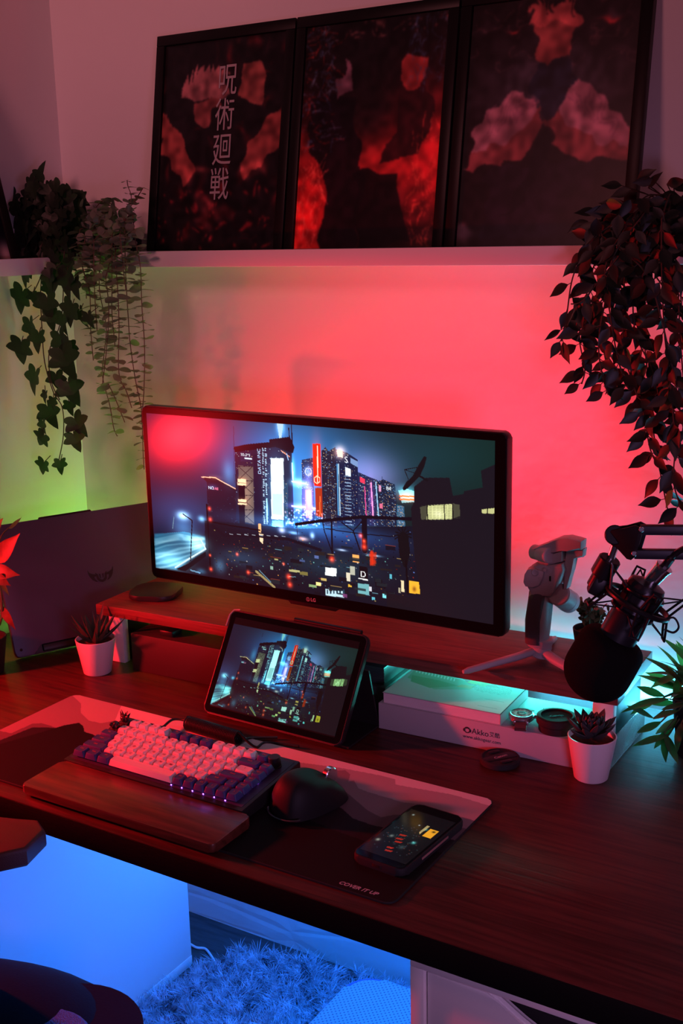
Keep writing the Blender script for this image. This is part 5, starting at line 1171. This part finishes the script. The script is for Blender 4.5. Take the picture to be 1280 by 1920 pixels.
for a in np.linspace(.1, 2*PI+.1, 4, endpoint=False):
    for zz in (.028, -.028):
        for da in (-.45, .45): b.tube([MM @ Vector((rr*1.58*math.cos(a), rr*1.58*math.sin(a), zc+.002+zz)), MM @ Vector((rr*.80*math.cos(a+da), rr*.80*math.sin(a+da), zc+.002+zz*.5))], .0011, 5)
b.build('elastic_cords', MATTE, mic)
b = MB(); ca = M_(1248, 1192)-A0; b.tube(bez([M_(1240, 1165)-A0, M_(1262, 1158)-A0, M_(1272, 1175)-A0, M_(1262, 1186)-A0, M_(1245, 1180)-A0], 6), .0014, 6); b.build('spare_cord', MATTE, mic)
b = MB(); c0, c1 = MM @ Vector((0, 0, L_*1.0)), M_(1246, 1062, .014)-A0; b.cyl(c0, c0.lerp(c1, .92), .0088, .0105, 28); b.cyl(c0.lerp(c1, .90), c0.lerp(c1, 1.0), .0115, .0115, 28); b.build('cable_connector', CHROME, mic)
b = MB(); b.tube(bez([c1-Vector((0, 0, 0)), M_(1258, 1046, .014)-A0, M_(1275, 1032, .014)-A0, M_(1300, 1024, .014)-A0, M_(1340, 1022, .02)-A0, M_(1420, 1050, .03)-A0], 8), [.0055]*9+[.0038]*32, 8); b.build('cable', CB, mic)
# mount neck joining mic ring to boom
b = MB(); q0 = M_(1120, 1085)-A0; q1 = M_(1136, 1060)-A0
b.cyl(M_(1115, 1100)-A0, M_(1140, 1052)-A0, .0115, .0105, 20); b.cyl(M_(1126, 1078)-A0, M_(1144, 1047)-A0, .0145, .0145, 20)
b.box(-.011, .011, -.010, .010, -.014, .014, .003, M=Matrix.Translation(M_(1122, 1096)-A0) @ MM); b.tube([M_(1125, 1096)-A0, M_(1150, 1112)-A0, M_(1172, 1128)-A0, M_(1250, 1166, .01)-A0], [.008, .007, .0058, .0045], 8); b.cyl(M_(1122, 1098)-A0, M_(1110, 1110)-A0, .0042, .0042, 10)
b.build('swivel_neck', BLACK, mic)
bo = thing('boom_arm', 'black parallel bar boom arm reaching in from the right holding the microphone', 'boom arm', (.47, .13, .0004)); bs = bo.location
def BP(x, y, dy=0.): return M_(x, y, dy)-bs
b = MB(); b.cyl(BP(1141, 1056), BP(1153, 1022), .0052, .0052, 20); b.build('chrome_post', CHROME, bo)
def bslab(b, pts, dy0, dy1, bev=.001): b.prism([(BP(*q).x, BP(*q).z) for q in pts], dy0, dy1, Matrix(((1, 0, 0, 0), (0, 0, 1, -bs.y+KYP), (0, 1, 0, 0), (0, 0, 0, 1))), bev=bev)
pl_ = [(1146, 1010), (1144, 998), (1152, 990), (1170, 988), (1196, 981), (1206, 986), (1208, 1000), (1196, 1040), (1188, 1046), (1180, 1044), (1162, 1024)]
b = MB(); bslab(b, pl_, -.012, -.0095, .0006); bslab(b, pl_, .0085, .011, .0006); b.cyl(BP(1152, 1003, -.011), BP(1152, 1003, .010), .0125, .0125, 24); b.build('end_bracket', BLACK, bo)
for x, y in ((1202, 993), (1188, 1038)): b = MB(); b.cyl(BP(x, y, -.0125), BP(x, y, -.0155), .0036, .0030, 12); b.build('bolt', CHROME, bo)
far1, far2 = Vector((.47, .13, .415))-bs, Vector((.47, .13, .372))-bs
b = MB(); s0, s1 = BP(1200, 993), BP(1188, 1038)
for s_, e_ in ((s0, far1), (s1, far2)):
    e_ = Vector((e_.x, e_.y, s_.z)); d = (e_-s_); M2 = Matrix.Translation(s_) @ d.to_track_quat('X', 'Z').to_matrix().to_4x4(); b.box(0, d.length, -.0055, .0055, -.0058, .0058, .001, M=M2)
    b.build('upper_bar', mat('navy_black_bar', (.012, .013, .022), .4), bo); b = MB()
b.free() if hasattr(b, 'free') else None
zt_ = BP(1200, 993).z
b = MB(); b.cyl((0, 0, .0), (0, 0, .03), .014); b.box(-.03, .03, -.03, .03, 0, .012, .003); b.build('desk_clamp', BLACK, bo)
b = MB(); b.box(-.013, -.006, -.006, .006, .02, zt_, .001); b.box(.006, .013, -.006, .006, .02, zt_, .001); b.build('lower_bars', BLACK, bo)
b = MB(); b.box(-.02, .02, -.009, .009, zt_-.055, zt_+.012, .004); b.build('elbow_joint', BLACK, bo)

# ================================================================== chair
CHB = mat('chair_black', (.002, .002, .0022), .7, spec=.12, bump=.15, bscale=250); MESHB = mat('chair_mesh', (.05, .06, .10), .8, bump=.8, bscale=500, kind='dots')
cth = math.radians(24); ch = thing('office_chair', 'black padded chair pushed to the desk front at the lower left', 'chair', (-.66, -.60, FZ+.0005), (0, 0, cth-PI/2))
# local frame: +Y forward
b = MB(); b.prism(rrect(-.20, .20, -.24, .375, .11, 10), .40, .455, bev=.02, seg=4); b.build('seat', CHB, ch)
b = MB(); b.prism(rrect(-.13, .13, -.20, .315, .07, 8), .45, .468, bev=.009, seg=4); b.build('seat_panel', MESHB, ch)
_c = Matrix.Translation(ch.location) @ Matrix.Rotation(cth-PI/2, 4, 'Z'); _p = _c.inverted() @ at(70, 1955, z=-.32); BX, BY, BZ = abs(_p.x), _p.y-.13, -.32
for sx in (-1, 1):
    b = MB(); b.sphere((sx*BX, BY, BZ-FZ), 1, (.15, .27, .075), 20); b.build('side_bolster', CHB, ch)
ctr = ch.location; inv = (Matrix.Translation(ctr) @ Matrix.Rotation(cth-PI/2, 4, 'Z')).inverted()
ARM = mat('armrest_pad', (.10, .03, .02), .55, bump=.3, bscale=900)
for sx in (-1, 1):
    ap = []
    wpts = [(-.644, -.247), (-.612, -.264), (-.595, -.318), (-.618, -.350), (-.72, -.395), (-.84, -.45), (-.865, -.42), (-.865, -.36), (-.845, -.335), (-.74, -.285)]
    wpts = [(CAM.x+(x-CAM.x)*.9065, CAM.y+(y-CAM.y)*.9065) for x, y in wpts]
    for x, y in wpts:
        v = inv @ Vector((x, y, 0)); ap.append((v.x if sx < 0 else -v.x, v.y))
    b = MB(); b.prism(ap if sx < 0 else ap[::-1], -FZ-.028, -FZ, bev=.006, seg=3); arm = b.build('armrest', [ARM], ch)
    cx_ = sum(p[0] for p in ap)/len(ap); cy_ = sum(p[1] for p in ap)/len(ap)
    b = MB(); b.box(cx_-.02, cx_+.02, cy_-.035, cy_+.035, .42, -FZ-.026, .008); b.box(min(cx_, sx*.1), max(cx_, sx*.1), cy_-.03, cy_+.03, .385, .40, .004); b.box(cx_-.022, cx_+.022, cy_-.036, cy_+.036, .385, .43, .005); b.build('arm_post', BLACK, ch)
b = MB(); b.prism([(-.18, .50), (-.22, .62), (-.24, .85), (-.20, 1.08), (-.12, 1.16), (.12, 1.16), (.20, 1.08), (.24, .85), (.22, .62), (.18, .50)], .20, .29, Matrix.Rotation(PI/2, 4, 'X'), bev=.02, seg=3); b.build('backrest', CHB, ch)
b = MB(); b.box(-.03, .03, -.28, -.10, .37, .40, .004); b.box(-.03, .03, -.31, -.285, .37, .60, .004); b.cyl((0, 0, .09), (0, 0, .40), .025, .02); b.build('gas_post', BLACK, ch)
b = MB()
for k in range(5):
    a = 2*PI*k/5+.3; b.tube([(0, 0, .095), (.27*math.cos(a), .27*math.sin(a), .065)], [.025, .015], 8)
b.build('star_base', BLACK, ch)
for k in range(5):
    a = 2*PI*k/5+.3; b = MB(); b.cyl((.27*math.cos(a)-.012, .27*math.sin(a), .0265), (.27*math.cos(a)+.012, .27*math.sin(a), .0265), .026, .026, 20); b.tube([(.27*math.cos(a), .27*math.sin(a), .03), (.27*math.cos(a), .27*math.sin(a), .068)], .008, 8); b.build('caster', BLACK, ch)

# ================================================================== shaggy rug
rug = thing('shaggy_rug', 'shaggy long pile rug on the dark floor under the desk', 'rug', (-.35, .0, FZ+.0005)); 
outline = [(-.475, -.22), (-.47, .12), (-.435, .30), (-.40, .385), (-.20, .425), (.10, .435), (.36, .44), (.372, .35), (.372, -.22)]
b = MB(); b.prism(outline, 0, .012, bev=.002); b.build('rug_backing', mat('rug_base', (.06, .07, .09), .9), rug)
rs = np.random.RandomState(17); op = np.array(outline); nB = 78000
P = np.c_[rs.uniform(-.48, .44, nB), rs.uniform(-.35, .44, nB)]
ins = np.zeros(nB, bool)
for i in range(len(op)):
    (xa, ya), (xb, yb) = op[i], op[(i+1) % len(op)]
    if ya == yb: continue
    ins ^= ((P[:, 1] < ya) != (P[:, 1] < yb)) & (P[:, 0] < (xb-xa)*(P[:, 1]-ya)/(yb-ya)+xa)
P = P[ins]; nB = len(P)
ang = np.array([3.0*noise.noise(Vector((x*9, y*9, 0)))+8*noise.noise(Vector((x*22, y*22, 4))) for x, y in P])+rs.normal(0, .3, nB)
L = rs.uniform(.022, .050, nB); W = rs.uniform(.0005, .0011, nB); bend = rs.uniform(.35, .9, nB)
dx, dy = np.cos(ang), np.sin(ang); sxv, syv = -dy, dx
V = np.zeros((nB, 7, 3)); tt = [0, .4, .75, 1.0]; curl_ = rs.normal(0, .32, nB)
for k, t_ in enumerate(tt):
    hx = L*bend*t_**1.6; hz = .010+L*np.sqrt(np.maximum(0, 1-bend**2*.75))*(t_-.28*t_**2)*.9
    wv = W*(1-.55*t_); cu_ = curl_*L*t_**2; ox_, oy_ = -dy*cu_, dx*cu_
    if k < 3:
        for q, sg in ((0, -1), (1, 1)): V[:, k*2+q, 0] = P[:, 0]+dx*hx+ox_+sg*sxv*wv; V[:, k*2+q, 1] = P[:, 1]+dy*hx+oy_+sg*syv*wv; V[:, k*2+q, 2] = hz
    else: V[:, 6, 0] = P[:, 0]+dx*hx+ox_; V[:, 6, 1] = P[:, 1]+dy*hx+oy_; V[:, 6, 2] = hz
V[:, :, 1] = np.minimum(V[:, :, 1], .450)
base_i = np.arange(nB)[:, None]*7
quads = np.concatenate([base_i+np.array([0, 1, 3, 2]), base_i+np.array([2, 3, 5, 4])], 0); tris = base_i+np.array([4, 5, 6])
me = bpy.data.meshes.new('pile'); me.vertices.add(nB*7); me.vertices.foreach_set('co', V.reshape(-1).astype(np.float32))
li = np.concatenate([quads.ravel(), tris.ravel()]).astype(np.int32); me.loops.add(len(li)); me.loops.foreach_set('vertex_index', li)
me.polygons.add(len(quads)+len(tris)); me.polygons.foreach_set('loop_start', np.concatenate([np.arange(len(quads))*4, len(quads)*4+np.arange(len(tris))*3]).astype(np.int32)); me.update(calc_edges=True)
me.materials.append(mat('rug_pile', (.36, .40, .48), .75, var=.6, vscale=45)); o = bpy.data.objects.new('pile', me); C.objects.link(o); o.parent = rug; o['kind'] = 'stuff'

# foot stool under desk
PERF = mat('perforated_cloth', (.62, .62, .66), .8)
def perf(m):
    nt = m.node_tree; b = nt.nodes['Principled BSDF']; tc = nt.nodes['Texture Coordinate'] if 'Texture Coordinate' in nt.nodes else nt.nodes.new('ShaderNodeTexCoord')
    v = nt.nodes.new('ShaderNodeTexVoronoi'); v.voronoi_dimensions = '2D'; v.inputs['Scale'].default_value = 140; v.inputs['Randomness'].default_value = 0.0
    mp_ = nt.nodes.new('ShaderNodeMapping'); mp_.inputs['Rotation'].default_value = (0, 0, .785); r = nt.nodes.new('ShaderNodeValToRGB'); r.color_ramp.elements[0].position = .20; r.color_ramp.elements[1].position = .27
    r.color_ramp.elements[0].color = (.12, .13, .17, 1); r.color_ramp.elements[1].color = (.30, .34, .42, 1)
    nt.links.new(tc.outputs['Object'], mp_.inputs[0]); nt.links.new(mp_.outputs[0], v.inputs['Vector']); nt.links.new(v.outputs['Distance'], r.inputs[0]); nt.links.new(r.outputs[0], b.inputs['Base Color'])
perf(PERF)
fs_ = thing('foot_cushion', 'pale perforated rounded foot cushion on the rug beside the drawer unit', 'foot cushion', (-.21, .09, FZ+.013))
b = MB(); b.prism(rrect(-.205, .205, -.30, .215, .055, 8), .002, .117, bev=.012, seg=3); b.build('cushion', PERF, fs_)
b = MB(); b.tube([(x, y, .110) for x, y in rrect(-.2045, .2045, -.2995, .2145, .055, 8)], .0035, 6, closed=True); b.build('piping', mat('blue_piping', (.10, .12, .35), .6), fs_)
# wire on floor
b = MB(); b.tube(bez([(-.905, .362, 0), (-.86, .352, 0), (-.835, .357, 0), (-.79, .33, 0)], 6), .0028, 8)
o = b.build('power_cable', WHITE); o.location = (0, 0, FZ+.0031); tag(o, 'thin white cable on the dark floor behind the left drawer unit', 'cable')
